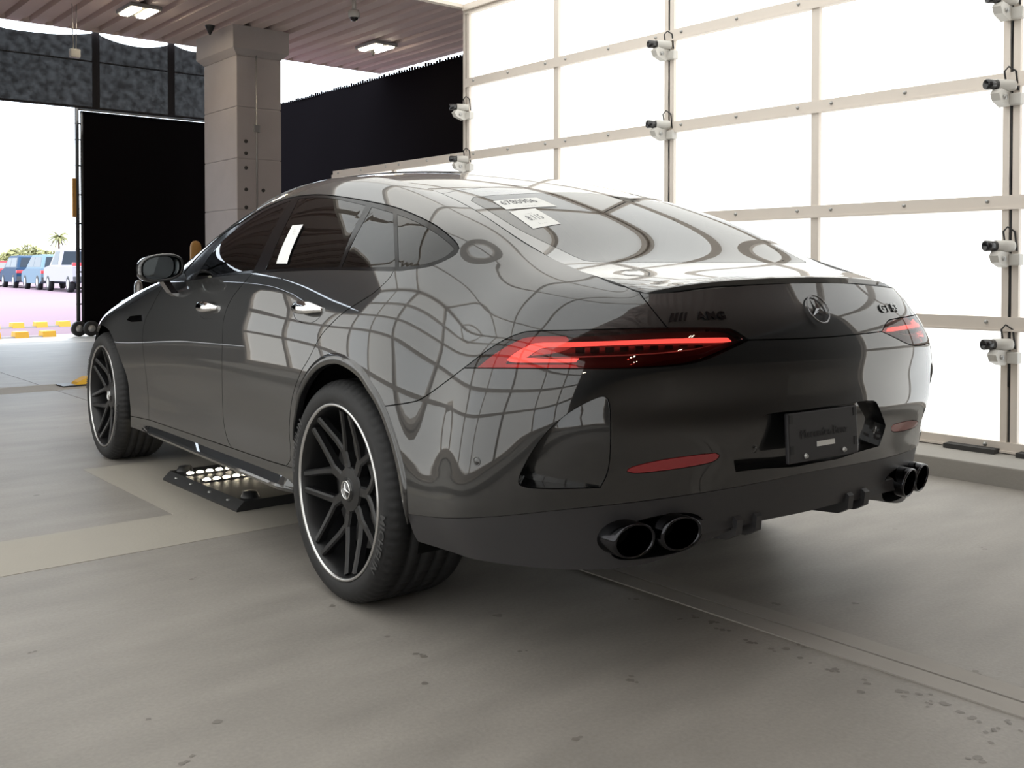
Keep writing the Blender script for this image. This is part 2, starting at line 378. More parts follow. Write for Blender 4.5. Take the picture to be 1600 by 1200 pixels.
# roof of the booth
br = empty('ceiling_booth', (0, 0, 3.30)); tag(br, 'booth roof of white backlit panels above the car', None, kind='structure')
xs = [BXL+0.02+(BX-BXL-0.04)*k/5 for k in range(6)]
CY = [y for y in MY if y > -1.7]
for i in range(len(CY)-1):
    for j in range(5):
        MB().box((xs[j], CY[i], 0.05), (xs[j+1], CY[i+1], 0.07)).build('pane', M_PANEL, br)
for x in xs[1:-1]: MB().box((x-0.02, CY[0], 0.015), (x+0.02, CY[-1], 0.05)).build('rail', M_FRAME, br)
for y in CY: MB().box((xs[0], y-0.03, 0.02), (xs[-1], y+0.03, 0.05)).build('mullion', M_FRAME, br)
MB().box((BX-0.06, CY[0], 0.0), (BX+0.05, CY[-1], 0.05)).build('edge_rail', M_FRAME, br)
MB().box((BXL-0.05, CY[0], 0.0), (BXL+0.06, CY[-1], 0.05)).build('edge_rail', M_FRAME, br)

# kerbs under the booth walls
def kerb(x0, x1, label, y1):
    k = empty('kerb', ((x0+x1)/2, 0, 0)); tag(k, label, None, kind='structure'); hx = (x1-x0)/2
    y = MY[0]
    while y < y1-0.1:
        e = min(y+2.4, y1); MB().box((-hx, y, -0.02), (hx, e-0.006, 0.10), bev=0.008).build('kerb_block', M_KERB, k); y = e
kerb(2.375, 3.4, 'low concrete kerb under the right booth wall', 6.6)
kerb(-3.4, -2.46, 'low concrete kerb under the left booth wall', 7.75)
for s in (-0.78, -0.40):
    tag(MB().box((2.66, s, 0.10), (2.76, s+0.27, 0.125)).build('shim_block', M_DARKWALL), 'dark shim %s the double mullion nearest the frame edge' % ('right of' if s < -0.5 else 'left of'), 'shim', 'shims under the booth wall')

# ---------------------------------------------------------------- cameras on the right wall
def wall_camera(y, z, label, yaw=0.5, sgn=1):
    r = empty('wall_camera', ((BX if sgn > 0 else BXL)-0.02*sgn, y, z)); r.scale = (sgn, 1, 1)
    tag(r, label, 'camera', 'cameras clamped to the booth wall joints')
    MB().box((-0.03, -0.025, -0.075), (0.02, 0.055, -0.015), bev=0.006).build('clamp', M_CAMBODY, r)
    MB().prism([(0.0, -0.07), (0.0, -0.01), (-0.12, 0.0), (-0.15, -0.025), (-0.13, -0.06), (-0.05, -0.085)], 1, 0.03, 0.075).build('bracket', M_CAMBODY, r)
    MB().lathe([(0.0, -0.01), (0.013, -0.01), (0.013, 0.01), (0.0, 0.01)], 10, Matrix.Translation((-0.09, 0.028, -0.04)) @ Matrix.Rotation(PI/2, 4, 'X')).build('bolt', M_STEEL, r)
    M = Matrix.Translation((-0.075, 0.05, 0.025)) @ Matrix.Rotation(-yaw, 4, 'Z') @ Matrix.Rotation(-PI/2, 4, 'Y') @ Matrix.Rotation(0.0, 4, 'X')
    MB().lathe([(0, -0.07), (0.028, -0.07), (0.030, -0.06), (0.030, 0.03), (0, 0.03)], 16, M).build('body', M_CAMBODY, r)
    MB().lathe([(0, 0.03), (0.027, 0.03), (0.028, 0.09), (0.022, 0.095), (0.018, 0.075), (0, 0.075)], 16, M).build('lens', M_CAMLENS, r)
    MB().tube([(-0.03, 0.05, 0.05), (-0.035, 0.055, 0.10), (-0.02, 0.04, 0.125), (-0.005, 0.01, 0.10), (0.0, 0.0, 0.0)], 0.005, 6).build('cable', M_BLACKPL, r)
    return r
spots = [((1048, 75), 1, 'upper of the two wall cameras on the middle double mullion'), ((1046, 200), 1, 'lower of the two wall cameras on the middle double mullion'),
         ((1587, 140), 1, 'topmost wall camera at the right frame edge, just above a rail'), ((1585, 392), 1, 'middle wall camera at the right frame edge, above the lower rail'),
         ((1582, 546), 1, 'lowest wall camera at the right frame edge, below the lower rail'),
         ((731, 172), 1, 'upper wall camera on the far end of the tall booth wall'), ((731, 253), 1, 'lower wall camera on the far end of the tall booth wall'), ((1590, 5), 1, 'wall camera cut off by the top right corner of the picture')]
for p, s, lab in spots:
    q = wpt(p, 0, BX-0.05); wall_camera(q[1], q[2], lab)
# vertical cables on the double mullions
for y, lab in ((-0.44, 'black cable running down the double mullion at the right frame edge'), (-0.44+2*1.162, 'black cable running down the middle double mullion')):
    c = MB().tube([(BX-0.006, y, 0.45+0.12*k) if k % 3 else (BX-0.010, y+0.004, 0.45+0.12*k) for k in range(24)], 0.0055, 6).build('cable', M_BLACKPL); tag(c, lab, 'cable')

# ---------------------------------------------------------------- column
col = empty('column', (4.29, 12.05, 0)); tag(col, 'square grey concrete column with a wider capital', None, kind='structure')
hx, hy = 0.365, 0.60
zz = [0, 1.12, 1.95, 2.72, 3.50, 4.27]
for k in range(5):
    MB().box((-hx, -hy, zz[k]), (hx, hy, zz[k+1]-0.008), bev=0.012).build('shaft_block', M_CONC_COL, col)
MB().box((-hx+0.01, -hy+0.01, 0), (hx-0.01, hy-0.01, 4.3)).build('core', M_CONC_COL, col)
MB().add([(-hx, -hy, 4.27), (hx, -hy, 4.27), (hx, hy, 4.27), (-hx, hy, 4.27), (-hx-0.09, -hy-0.09, 4.36), (hx+0.09, -hy-0.09, 4.36), (hx+0.09, hy+0.09, 4.36), (-hx-0.09, hy+0.09, 4.36),
          (-hx-0.09, -hy-0.09, 4.70), (hx+0.09, -hy-0.09, 4.70), (hx+0.09, hy+0.09, 4.70), (-hx-0.09, hy+0.09, 4.70)],
         [(0, 1, 5, 4), (1, 2, 6, 5), (2, 3, 7, 6), (3, 0, 4, 7), (4, 5, 9, 8), (5, 6, 10, 9), (6, 7, 11, 10), (7, 4, 8, 11), (3, 2, 1, 0), (8, 9, 10, 11)]).build('capital', M_CONC_COL, col)
MB().tube([(-0.05, -hy-0.012, 1.3), (-0.05, -hy-0.012, 4.68)], 0.011, 6).build('conduit', M_STEEL, col)
MB().box((-0.10, -hy-0.035, 3.13), (0.0, -hy, 3.24), bev=0.006).build('junction_box', M_STEEL, col)
for k, (x, z) in enumerate([(-0.22, 2.80), (-0.22, 2.58), (-0.22, 2.25), (-0.22, 1.98), (0.06, 2.25), (-0.22, 2.98)]):
    MB().lathe([(0, 0.012), (0.028, 0.010), (0.030, 0)], 10, Matrix.Translation((x, -hy, z)) @ Matrix.Rotation(PI/2, 4, 'X')).build('anchor', M_DARKWALL, col)

# ---------------------------------------------------------------- gate, shade mesh and netting
g = empty('rolling_gate', (2.22, 13.47, 0)); tag(g, 'black screened rolling gate leaf beside the concrete column', 'gate')
MB().box((0.06, -0.012, 0.12), (2.3, 0.012, 3.50)).build('screen', M_NET, g)
MB().tube([(0.0, 0, 0.1), (0.0, 0, 3.56)], 0.03, 8).build('post', M_NETPOST, g)
MB().tube([(0.07, 0, 0.14), (0.07, 0, 3.5)], 0.022, 8).build('post', M_NETPOST, g)
for x in (1.18, 2.28): MB().tube([(x, 0.02, 0.1), (x, 0.02, 3.5)], 0.025, 8).build('post', M_NETPOST, g)
MB().tube([(0, 0, 3.53), (2.3, 0, 3.53)], 0.024, 8).build('top_rail', M_STEEL, g)
MB().tube([(0, 0, 0.14), (2.3, 0, 0.14)], 0.026, 8).build('bottom_rail', M_NETPOST, g)
for z in (0.5, 0.75, 1.0, 1.35, 1.75, 2.2, 2.65, 3.05, 3.3): MB().tube([(-0.03, 0, z), (0.1, 0, z)], 0.012, 6).build('clip', M_NETPOST, g)
MB().box((-0.075, -0.02, 1.85), (-0.01, 0.03, 2.45)).build('latch_plate', M_OCHRE, g)
for x, y in ((0.0, -0.02), (0.16, -0.10)):
    wl = MB().lathe([(0.055, -0.03), (0.10, -0.035), (0.12, -0.02), (0.12, 0.02), (0.10, 0.035), (0.055, 0.03)], 24, Matrix.Translation((x, y, 0.12)) @ Matrix.Rotation(PI/2, 4, 'X')).build('wheel', M_BLACKPL, g)
    MB().lathe([(0, -0.034), (0.055, -0.034), (0.055, 0.034), (0, 0.034)], 16, Matrix.Translation((x, y, 0.12)) @ Matrix.Rotation(PI/2, 4, 'X')).build('hub', M_STEEL, wl)

g2 = empty('screened_fence', (0.70, 13.42, 0)); tag(g2, 'black screened fence left of the gate opening, outside the picture', 'fence')
MB().box((-16.6, -0.012, 0.02), (0, 0.012, 3.50)).build('screen', M_NET, g2)
for x in range(7): MB().tube([(-x*2.7, 0.02, 0.0), (-x*2.7, 0.02, 3.5)], 0.03, 8).build('post', M_NETPOST, g2)
sm = empty('shade_screen', (0, 13.32, 3.56)); tag(sm, 'dark see-through mesh screen hung between the gate and the roof deck', 'mesh screen')
px = [-15.5, -13.4, -11.2, -9.0, -6.6, -4.2, -1.9, 0.35, 2.48, 3.67, 4.35]
for i in range(len(px)-1):
    a, b = px[i], px[i+1]; n = 12; v = []; f = []
    for q in range(n+1):
        t = q/n; x = a+(b-a)*t; top = 1.18-0.13*math.sin(PI*t)**0.8*min(1, (b-a)/1.2)
        for r in range(7):
            s_ = r/6; v.append((x, 0.03*math.sin(PI*t)*math.sin(PI*s_)+0.012*math.sin(9*x+3*s_), -0.03+top*s_))
    for q in range(n):
        for r in range(6): f.append((q*7+r, (q+1)*7+r, (q+1)*7+r+1, q*7+r+1))
    MB().add(v, f, 0, True).build('mesh_bay', M_SCREEN, sm)
for x in px: MB().box((x-0.05, 0.02, -0.03), (x+0.05, 0.07, 1.18)).build('post', M_NETPOST, sm)
MB().tube([(-15.5, 0.02, 0.70), (4.35, 0.02, 0.70)], 0.012, 6).build('wire', M_NETPOST, sm)
MB().tube([(-15.5, 0.02, -0.02), (4.35, 0.02, -0.02)], 0.02, 6).build('wire', M_NETPOST, sm)

NX = 7.66
v = []; f = []; yy = np.linspace(2.0, 24.0, 111); rnd = random.Random(3)
for y in yy:
    for k in range(9):
        z = 4.64*k/8
        v.append((NX+0.015*math.sin(3.1*y+k)+0.01*rnd.random(), y, z))
for i in range(110):
    for k in range(8): f.append((i*9+k, (i+1)*9+k, (i+1)*9+k+1, i*9+k+1))
nt_ = MB().add(v, f, 0, True)
for i in range(260):
    y = 2.0+22*i/260; nt_.box((NX-0.01, y, 4.62), (NX+0.01, y+0.045, 4.655+0.04*rnd.random()))
tag(nt_.build('netting', M_NET), 'tall black netting with a frayed top edge behind the low booth panels', 'netting')

# ---------------------------------------------------------------- bollards, lamps, sprinklers, cctv
def bollard(x, y, h, r, m, label):
    b = empty('bollard', (x, y, 0)); tag(b, label, 'bollard', 'bollards by the column')
    MB().lathe([(0, h), (r*0.5, h-0.01), (r*0.85, h-0.04), (r, h-0.09), (r, 0.0)], 20).build('post', m, b)
    MB().lathe([(r*1.35, 0.0), (r*1.35, 0.03), (r*0.98, 0.045)], 20).build('foot', M_DARKWALL, b)
bollard(3.09, 11.0, 1.45, 0.078, M_OCHRE, 'ochre yellow bollard in front of the concrete column')
bollard(2.277, 11.0, 0.90, 0.055, M_STEEL, 'thin grey metal bollard in front of the black gate')

def twin_lamp(x, y, label, rz=0.0):
    r = empty('ceiling_lamp', (x, y, DECK_H), rz); tag(r, label, 'ceiling lamp', 'twin tube lamps on the roof deck')
    MB().box((-0.22, -0.30, -0.055), (0.22, 0.30, 0.0), bev=0.01).build('housing', M_LAMPBODY, r)
    for s in (-1, 1): MB().box((s*0.115-0.06, -0.27, -0.075), (s*0.115+0.06, 0.27, -0.045), bev=0.012).build('tube', M_LAMP, r)
a = wpt((588, 70), 2, DECK_H); twin_lamp(a[0], a[1], 'twin tube lamp on the deck above the black netting')
a = wpt((217, 13), 2, DECK_H); twin_lamp(a[0], a[1], 'twin tube lamp on the deck at the top left')
for i, (x, y) in enumerate([(-6.5, 3.0), (-6.5, 9.0), (-1.5, -9.5), (2.5, -9.5), (-1.5, -13.5), (2.5, -13.5), (-6, -9)]):
    twin_lamp(x, y, ['twin tube lamp on the deck left of the booth', 'twin tube lamp on the deck left of the booth, nearer the gate', 'twin tube lamp behind the camera, near row left', 'twin tube lamp behind the camera, near row right',
                     'twin tube lamp behind the camera, far row left', 'twin tube lamp behind the camera, far row right', 'twin tube lamp behind the camera at the far left'][i])
for p, lab in (((328, 40), 'small dark deck cone beside the column capital'), ((583, 74), 'small dark deck cone under the right twin lamp')):
    q = wpt(p, 2, DECK_H)
    tag(MB().lathe([(0.075, 0.0), (0.07, -0.02), (0.022, -0.12), (0.01, -0.14), (0, -0.14)], 16).build('alarm_cone', M_BLACKPL, None, (q[0], q[1], DECK_H)), lab, 'siren', 'dark cones on the roof deck')
q = wpt((553, 0), 2, DECK_H)
cc = empty('dome_camera', (q[0], q[1], DECK_H)); tag(cc, 'white dome camera hanging from the roof deck', 'camera')
MB().tube([(0, 0, 0), (0, 0, -0.16)], 0.03, 10).build('stem', M_CAMBODY, cc)
MB().lathe([(0, 0), (0.07, 0), (0.08, -0.05), (0.075, -0.10), (0, -0.10)], 16, Matrix.Translation((0, 0, -0.14))).build('housing', M_CAMBODY, cc)
MB().lathe([(0.06, 0.0), (0.045, -0.035), (0, -0.05)], 16, Matrix.Translation((0, 0, -0.24))).build('dome', M_CAMLENS, cc)
q = wpt((116, 6), 2, DECK_H)
hg = empty('hanging_sensor', (q[0], q[1], DECK_H)); tag(hg, 'small pale sensor hanging from two wires below the deck', 'sensor')
for s in (-0.03, 0.03): MB().tube([(s, 0, 0), (s*0.6, 0, -0.62)], 0.006, 6).build('wire', M_STEEL, hg)
MB().box((-0.07, -0.04, -0.74), (0.07, 0.04, -0.62), bev=0.015).build('body', M_CAMBODY, hg)

# ---------------------------------------------------------------- underbody scanner and yellow sensor
sp = empty('underbody_scanner', (0.0, 1.78, 0)); tag(sp, 'flat black floor scanner with two lit LED rows under the car', 'scanner')
MB().prism([(-0.705, 0.0), (-0.705, 0.012), (-0.67, 0.045), (0.67, 0.045), (0.705, 0.012), (0.705, 0.0)], 1, -0.43, 0.43).build('plate', M_BLACKPL, sp)
for k in range(2):
    y = 0.28-0.20*k
    st = MB().box((-0.645, y-0.03, 0.045), (0.645, y+0.03, 0.050)).build('led_strip', M_BLACKPL, sp)
    for i in range(26):
        x = -0.625+0.05*i; MB().lathe([(0.0, 0.008), (0.012, 0.006), (0.018, 0.0)], 10, Matrix.Translation((x, y, 0.05))).build('led', M_LAMP, st)
for i, (x, y) in enumerate([(-0.61, -0.36), (-0.61, 0.385), (0.61, -0.36), (0.61, 0.385)]):
    MB().lathe([(0, 0.028), (0.03, 0.024), (0.042, 0.0)], 14, Matrix.Translation((x, y, 0.045))).build('knob', M_BLACKPL, sp)
for y in (-0.30, -0.1, 0.12, 0.3): MB().lathe([(0, 0.006), (0.010, 0.005), (0.012, 0)], 8, Matrix.Translation((-0.685, y, 0.030))).build('screw', M_STEEL, sp)
q = wpt((122, 604), 2, 0)
ys_ = empty('floor_sensor', (q[0]+0.03, q[1]+0.1, 0)); tag(ys_, 'small yellow and black sensor block on the floor beside the front wheel', 'sensor')
MB().box((-0.16, -0.10, 0.0), (0.20, 0.12, 0.014)).build('base_plate', M_BLACKPL, ys_)
MB().prism([(-0.04, 0.014), (0.18, 0.014), (0.18, 0.075), (0.06, 0.075), (-0.02, 0.035)], 1, -0.07, 0.08).build('housing', M_YELLOW, ys_)
MB().lathe([(0, 0.012), (0.022, 0.01), (0.026, 0.0)], 14, Matrix.Translation((0.12, -0.07, 0.045)) @ Matrix.Rotation(PI/2, 4, 'X')).build('eye', M_CAMLENS, ys_)

# ---------------------------------------------------------------- car park: wheel stops, vehicles, trees
M_BUMPDARK = mat('bump_dark', (0.10, 0.085, 0.10), 0.7)
def speed_bump(y, x1, n, label):
    r = empty('speed_bump', (x1, y, -0.005)); tag(r, label, 'speed bump', 'yellow and black speed bumps outside')
    for k in range(n):
        yel = k % 2 == 0
        MB().prism([(-0.15, 0.0), (-0.10, 0.095 if yel else 0.02), (0.10, 0.095 if yel else 0.02), (0.15, 0.0)], 0, -0.195*k-0.19, -0.195*k).build('yellow_segment' if yel else 'dark_segment', M_YELLOW if yel else M_BUMPDARK, r)
q = wpt((102, 531), 2, 0); speed_bump(q[1]+0.95, q[0]+0.10, 13, 'nearer yellow speed bump just outside the gate')
q = wpt((107, 509), 2, 0); speed_bump(q[1], q[0], 15, 'farther yellow speed bump in the car park')

def car_paint(n, c): return mat(n, c, 0.6, 0.0, spec=0.15)
M_CGLASS = mat('suv_glass', (0.02, 0.028, 0.04), 0.35, spec=0.2)
M_TAIL = mat('suv_tail', (0.55, 0.05, 0.06), 0.3)
M_CTRIM = mat('suv_trim', (0.06, 0.06, 0.065), 0.6)
def far_vehicle(name, loc, rz, paint, label, cat, L=4.6, W=1.85, H=1.68, kind='suv'):
    r = empty(name, loc, rz); tag(r, label, cat, 'vehicles in the car park')
    hw = W/2
    if kind == 'suv':
        body = [(-L/2, 0.42), (-L/2-0.02, 0.75), (-L/2+0.05, 1.02), (L/2-1.2, 1.02), (L/2-0.15, 0.86), (L/2, 0.70), (L/2-0.02, 0.38), (L/2-0.5, 0.30), (-L/2+0.4, 0.30)]
        cab = [(-L/2+0.08, 1.02), (-L/2+0.42, H-0.04), (-L/2+0.7, H), (0.35, H), (0.75, H-0.10), (1.35, 1.02)]
    elif kind == 'sedan':
        body = [(-L/2, 0.45), (-L/2, 0.80), (-L/2+0.1, 0.95), (L/2-1.2, 0.92), (L/2-0.15, 0.76), (L/2, 0.6), (L/2-0.02, 0.35), (L/2-0.5, 0.26), (-L/2+0.4, 0.26)]
        cab = [(-L/2+0.55, 0.95), (-L/2+1.25, H-0.02), (0.2, H), (1.15, 0.93)]
    else:
        body = [(-L/2, 0.50), (-L/2, 1.10), (0.0, 1.12), (L/2-1.2, 1.15), (L/2-0.1, 1.05), (L/2, 0.7), (L/2-0.02, 0.45), (-L/2+0.4, 0.45)]
        cab = [(0.0, 1.12), (0.12, H-0.05), (0.3, H), (1.1, H), (1.75, 1.15)]
    MB().prism([(p[0], p[1]) for p in body], 0, -hw, hw).build('body', paint, r)
    # cabin tapers inwards
    n = len(cab); v = []
    for s in (-1, 1):
        for (y, z) in cab: v.append((s*(hw-0.04-0.16*(z-cab[0][1])/(H-cab[0][1])), y, z))
    MB().add(v, [tuple(range(n)), tuple(range(2*n-1, n-1, -1))]+[(i, i+n, (i+1) % n+n, (i+1) % n) for i in range(n)]).build('cabin', paint, r)
    zb, zt = cab[0][1]+0.06, H-0.12
    def xw(z): return hw-0.04-0.16*(z-cab[0][1])/(H-cab[0][1])
    yb0, yt0 = cab[0][0], cab[1][0]; yf0 = cab[-1][0]; yft = cab[-2][0]
    for s in (-1, 1):
        e = 0.006
        for (a0, a1, b0, b1) in ([(yb0+0.30, -0.35, yt0+0.18, -0.30), (-0.28, yf0-0.30, -0.25, yft-0.02)] if kind != 'pickup' else [(yb0+0.12, yf0-0.3, yt0+0.14, yft-0.05)]):
            MB().add([(s*(xw(zb)+e), a0, zb), (s*(xw(zb)+e), a1, zb), (s*(xw(zt)+e), b1, zt), (s*(xw(zt)+e), b0, zt), (s*(xw(zb)-0.02), a0, zb), (s*(xw(zb)-0.02), a1, zb), (s*(xw(zt)-0.02), b1, zt), (s*(xw(zt)-0.02), b0, zt)],
                     [(0, 1, 2, 3), (7, 6, 5, 4), (0, 4, 5, 1), (1, 5, 6, 2), (2, 6, 7, 3), (3, 7, 4, 0)]).build('side_window', M_CGLASS, r)
    def back(z): return yb0+(yt0-yb0)*(z-cab[0][1])/(cab[1][1]-cab[0][1])
    e = 0.01; z0, z1 = zb, min(zt, cab[1][1]-0.06)
    MB().add([(-xw(z0)+0.12, back(z0)-e, z0), (xw(z0)-0.12, back(z0)-e, z0), (xw(z1)-0.14, back(z1)-e, z1), (-xw(z1)+0.14, back(z1)-e, z1), (-xw(z0)+0.12, back(z0)+0.02, z0), (xw(z0)-0.12, back(z0)+0.02, z0), (xw(z1)-0.14, back(z1)+0.02, z1), (-xw(z1)+0.14, back(z1)+0.02, z1)],
             [(0, 1, 2, 3), (7, 6, 5, 4), (0, 4, 5, 1), (1, 5, 6, 2), (2, 6, 7, 3), (3, 7, 4, 0)]).build('rear_window', M_CGLASS, r)
    MB().box((-hw+0.02, -L/2-0.04, body[0][1]-0.05), (hw-0.02, -L/2+0.15, body[0][1]+0.18), bev=0.02).build('rear_bumper', M_CTRIM, r)
    for s in (-1, 1):
        MB().box((s*(hw-0.42), -L/2-0.035, body[1][1]+0.02), (s*(hw+0.006), -L/2+0.12, body[1][1]+0.17), bev=0.02).build('tail_lamp', M_TAIL, r)
        for y in (-L/2+0.85, L/2-0.9):
            wl = MB().lathe([(0.0, 0.10), (0.21, 0.11), (0.24, 0.12), (0.34, 0.11), (0.355, 0.05), (0.355, -0.10), (0.2, -0.11)], 20, Matrix.Translation((s*(hw-0.10), y, 0.35)) @ Matrix.Rotation(s*PI/2, 4, 'Y')).build('wheel', M_RUBBER, r)
            MB().lathe([(0.0, 0.125), (0.06, 0.12), (0.21, 0.118)], 14, Matrix.Translation((s*(hw-0.10), y, 0.35)) @ Matrix.Rotation(s*PI/2, 4, 'Y')).build('hub', M_SILVER, wl)
    return r
P_NAVY = car_paint('navy', (0.020, 0.050, 0.10)); P_LBLUE = car_paint('pale_blue', (0.14, 0.21, 0.27)); P_WHITE = car_paint('white', (0.36, 0.345, 0.37)); P_RED = car_paint('red', (0.28, 0.012, 0.02))
HD = -0.06
def lotpos(px, Y): q = wpt((px, 417), 1, Y); return (q[0], Y, 0)
far_vehicle('pickup_truck', lotpos(126, 44.0), HD, P_WHITE, 'white pickup truck nearest the gate in the car park', 'truck', L=5.6, W=1.95, H=1.9, kind='pickup')
far_vehicle('suv', lotpos(80, 49.6), HD, P_LBLUE, 'pale blue SUV between the white truck and the navy SUV', 'car')
far_vehicle('suv', lotpos(42, 55.0), HD, P_NAVY, 'navy blue SUV between the red car and the pale blue SUV', 'car')
far_vehicle('sedan', lotpos(8, 60.5), HD, P_RED, 'red car at the left edge of the picture', 'car', H=1.45, kind='sedan')

M_LEAF = mat('leaf', (0.25, 0.23, 0.10), 0.8, noise=(0.5, (0.16, 0.17, 0.06)))
M_BARK = mat('bark', (0.16, 0.11, 0.08), 0.9)
def tree(x, y, h, w, label, palm=False, n=420, seed=1):
    rr = random.Random(seed); r = empty('palm_tree' if palm else 'shrub', (x, y, 0)); tag(r, label, 'palm tree' if palm else 'shrub', 'plants beyond the car park')
    MB().tube([(0, 0, 0), (0.05, 0, h*0.5), (0.0, 0, h*(0.92 if palm else 0.75))], [0.16, 0.13, 0.08], 8).build('trunk', M_BARK, r)
    mb = MB()
    if palm:
        for i in range(26):
            a = rr.random()*2*PI; e = rr.uniform(-0.5, 1.1); L = w*rr.uniform(0.7, 1.0)
            for k in range(6):
                t = k/6; t2 = (k+1)/6
                def P(t): return Vector((math.cos(a)*L*t*math.cos(e*(1-t*0.8)), math.sin(a)*L*t*math.cos(e), h*0.92+L*math.sin(e)*t-L*0.5*t*t))
                p, q = P(t), P(t2); s = Vector((-math.sin(a), math.cos(a), 0))*0.14*(1-t*0.7); d = Vector((0, 0, -0.10))
                mb.add([p, q, q+s+d, p+s+d], [(0, 1, 2, 3)]); mb.add([p, q, q-s+d, p-s+d], [(0, 1, 2, 3)])
    else:
        for i in range(n):
            u = Vector((rr.gauss(0, 1), rr.gauss(0, 1), rr.gauss(0, 1))).normalized()*rr.uniform(0.55, 1.0)
            p = Vector((u.x*w, u.y*w*0.8, h*0.55+u.z*h*0.45)); s = rr.uniform(0.12, 0.3)
            a = Vector((rr.gauss(0, 1), rr.gauss(0, 1), rr.gauss(0, 1))).normalized()*s; b = a.orthogonal().normalized()*s*0.6
            mb.add([p-a, p+b, p+a, p-b], [(0, 1, 2, 3)])
    mb.build('crown', M_LEAF, r, fix=False)
for i, (px_, h, w, dist, palm, lab) in enumerate([(-12, 2.2, 0.95, 80, False, 'low brown hedge at the left edge beyond the cars'), (8, 2.4, 1.0, 92, False, 'low brown hedge behind the red car'), (28, 2.6, 1.0, 78, False, 'dry shrub behind the navy SUV'), (46, 3.2, 1.05, 93, False, 'tallest dry shrub behind the navy SUV'),
                                                 (64, 2.5, 1.0, 79, False, 'dry shrub behind the pale blue SUV'), (80, 2.6, 1.0, 94, False, 'dry shrub beside the palm'), (106, 2.3, 1.1, 81, False, 'low shrub behind the white truck'), (92, 4.3, 1.25, 97, True, 'small palm rising above the vehicles')]):
    q = wpt((px_, 417), 1, dist); tree(q[0], q[1], h, w, lab, palm, seed=i)

# ================================================================== THE CAR (car frame, parented to a yawed Empty)
CAR = empty('car', (0, 0, 0), -DLT)
tag(CAR, 'dark grey fastback sports sedan seen from behind left, black wheels', 'car')

# ---- cubic interpolation as linear weights
def spline_weights(t, q):
    """natural cubic spline through knots t: weights and derivative weights for queries q"""
    n = len(t); h = np.diff(t); A = np.zeros((n, n)); B = np.zeros((n, n))
    A[0, 0] = A[-1, -1] = 1
    for i in range(1, n-1):
        A[i, i-1] = h[i-1]; A[i, i] = 2*(h[i-1]+h[i]); A[i, i+1] = h[i]
        B[i, i-1] = 6/h[i-1]; B[i, i] = -6/h[i-1]-6/h[i]; B[i, i+1] = 6/h[i]
    Mm = np.linalg.solve(A, B)
    q = np.asarray(q, float); k = np.clip(np.searchsorted(t, q, side='right')-1, 0, n-2)
    hk = h[k]; a = (t[k+1]-q)/hk; b = (q-t[k])/hk
    I = np.eye(n)
    W = a[:, None]*I[k]+b[:, None]*I[k+1]+((a**3-a)*hk*hk/6)[:, None]*Mm[k]+((b**3-b)*hk*hk/6)[:, None]*Mm[k+1]
    D = (-1/hk)[:, None]*I[k]+(1/hk)[:, None]*I[k+1]+(-(3*a*a-1)*hk/6)[:, None]*Mm[k]+((3*b*b-1)*hk/6)[:, None]*Mm[k+1]
    return W, D

SY = [3.70, 3.35, 2.95, 2.5, 2.05, 1.55, 1.05, 0.5, 0.0, -0.35, -0.62]
TA = [[0.7, 0.84, 0.93, 0.92, 0.915, 0.915, 0.92, 0.925, 0.935, 0.94, 0.905],
      [0.72, 0.87, 0.95, 0.945, 0.94, 0.94, 0.942, 0.948, 0.965, 0.972, 0.962],
      [0.73, 0.885, 0.957, 0.947, 0.934, 0.933, 0.936, 0.946, 0.97, 0.977, 0.962],
      [0.73, 0.89, 0.962, 0.954, 0.944, 0.945, 0.948, 0.957, 0.972, 0.974, 0.953],
      [0.72, 0.885, 0.962, 0.954, 0.946, 0.948, 0.95, 0.959, 0.971, 0.966, 0.94],
      [0.7, 0.86, 0.945, 0.944, 0.94, 0.943, 0.945, 0.953, 0.961, 0.95, 0.918],
      [0.66, 0.825, 0.9, 0.915, 0.924, 0.928, 0.93, 0.935, 0.937, 0.922, 0.88],
      [0.62, 0.79, 0.855, 0.88, 0.895, 0.9, 0.902, 0.9, 0.885, 0.86, 0.815],
      [0.6, 0.775, 0.83, 0.85, 0.845, 0.815, 0.795, 0.785, 0.782, 0.77, 0.735],
      [0.585, 0.765, 0.815, 0.825, 0.8, 0.715, 0.645, 0.63, 0.64, 0.668, 0.668],
      [0.57, 0.755, 0.8, 0.8, 0.755, 0.65, 0.58, 0.566, 0.572, 0.595, 0.6]]
TZ = [[0.24, 0.23, 0.23, 0.235, 0.242, 0.25, 0.26, 0.268, 0.278, 0.285, 0.285],
      [0.34, 0.34, 0.33, 0.325, 0.335, 0.345, 0.352, 0.362, 0.375, 0.39, 0.405],
      [0.42, 0.45, 0.45, 0.45, 0.46, 0.47, 0.475, 0.48, 0.49, 0.5, 0.51],
      [0.48, 0.54, 0.57, 0.58, 0.59, 0.6, 0.605, 0.61, 0.62, 0.62, 0.62],
      [0.54, 0.63, 0.69, 0.71, 0.72, 0.73, 0.735, 0.74, 0.745, 0.735, 0.725],
      [0.6, 0.7, 0.775, 0.82, 0.835, 0.84, 0.845, 0.85, 0.855, 0.84, 0.82],
      [0.65, 0.755, 0.83, 0.89, 0.935, 0.945, 0.95, 0.955, 0.955, 0.94, 0.91],
      [0.68, 0.785, 0.865, 0.935, 0.995, 1.03, 1.045, 1.06, 1.064, 1.05, 1.0],
      [0.7, 0.8, 0.88, 0.957, 1.03, 1.165, 1.215, 1.22, 1.2, 1.145, 1.062],
      [0.71, 0.81, 0.89, 0.967, 1.055, 1.265, 1.385, 1.385, 1.312, 1.203, 1.096],
      [0.715, 0.82, 0.9, 0.975, 1.07, 1.3, 1.422, 1.42, 1.332, 1.222, 1.115]]
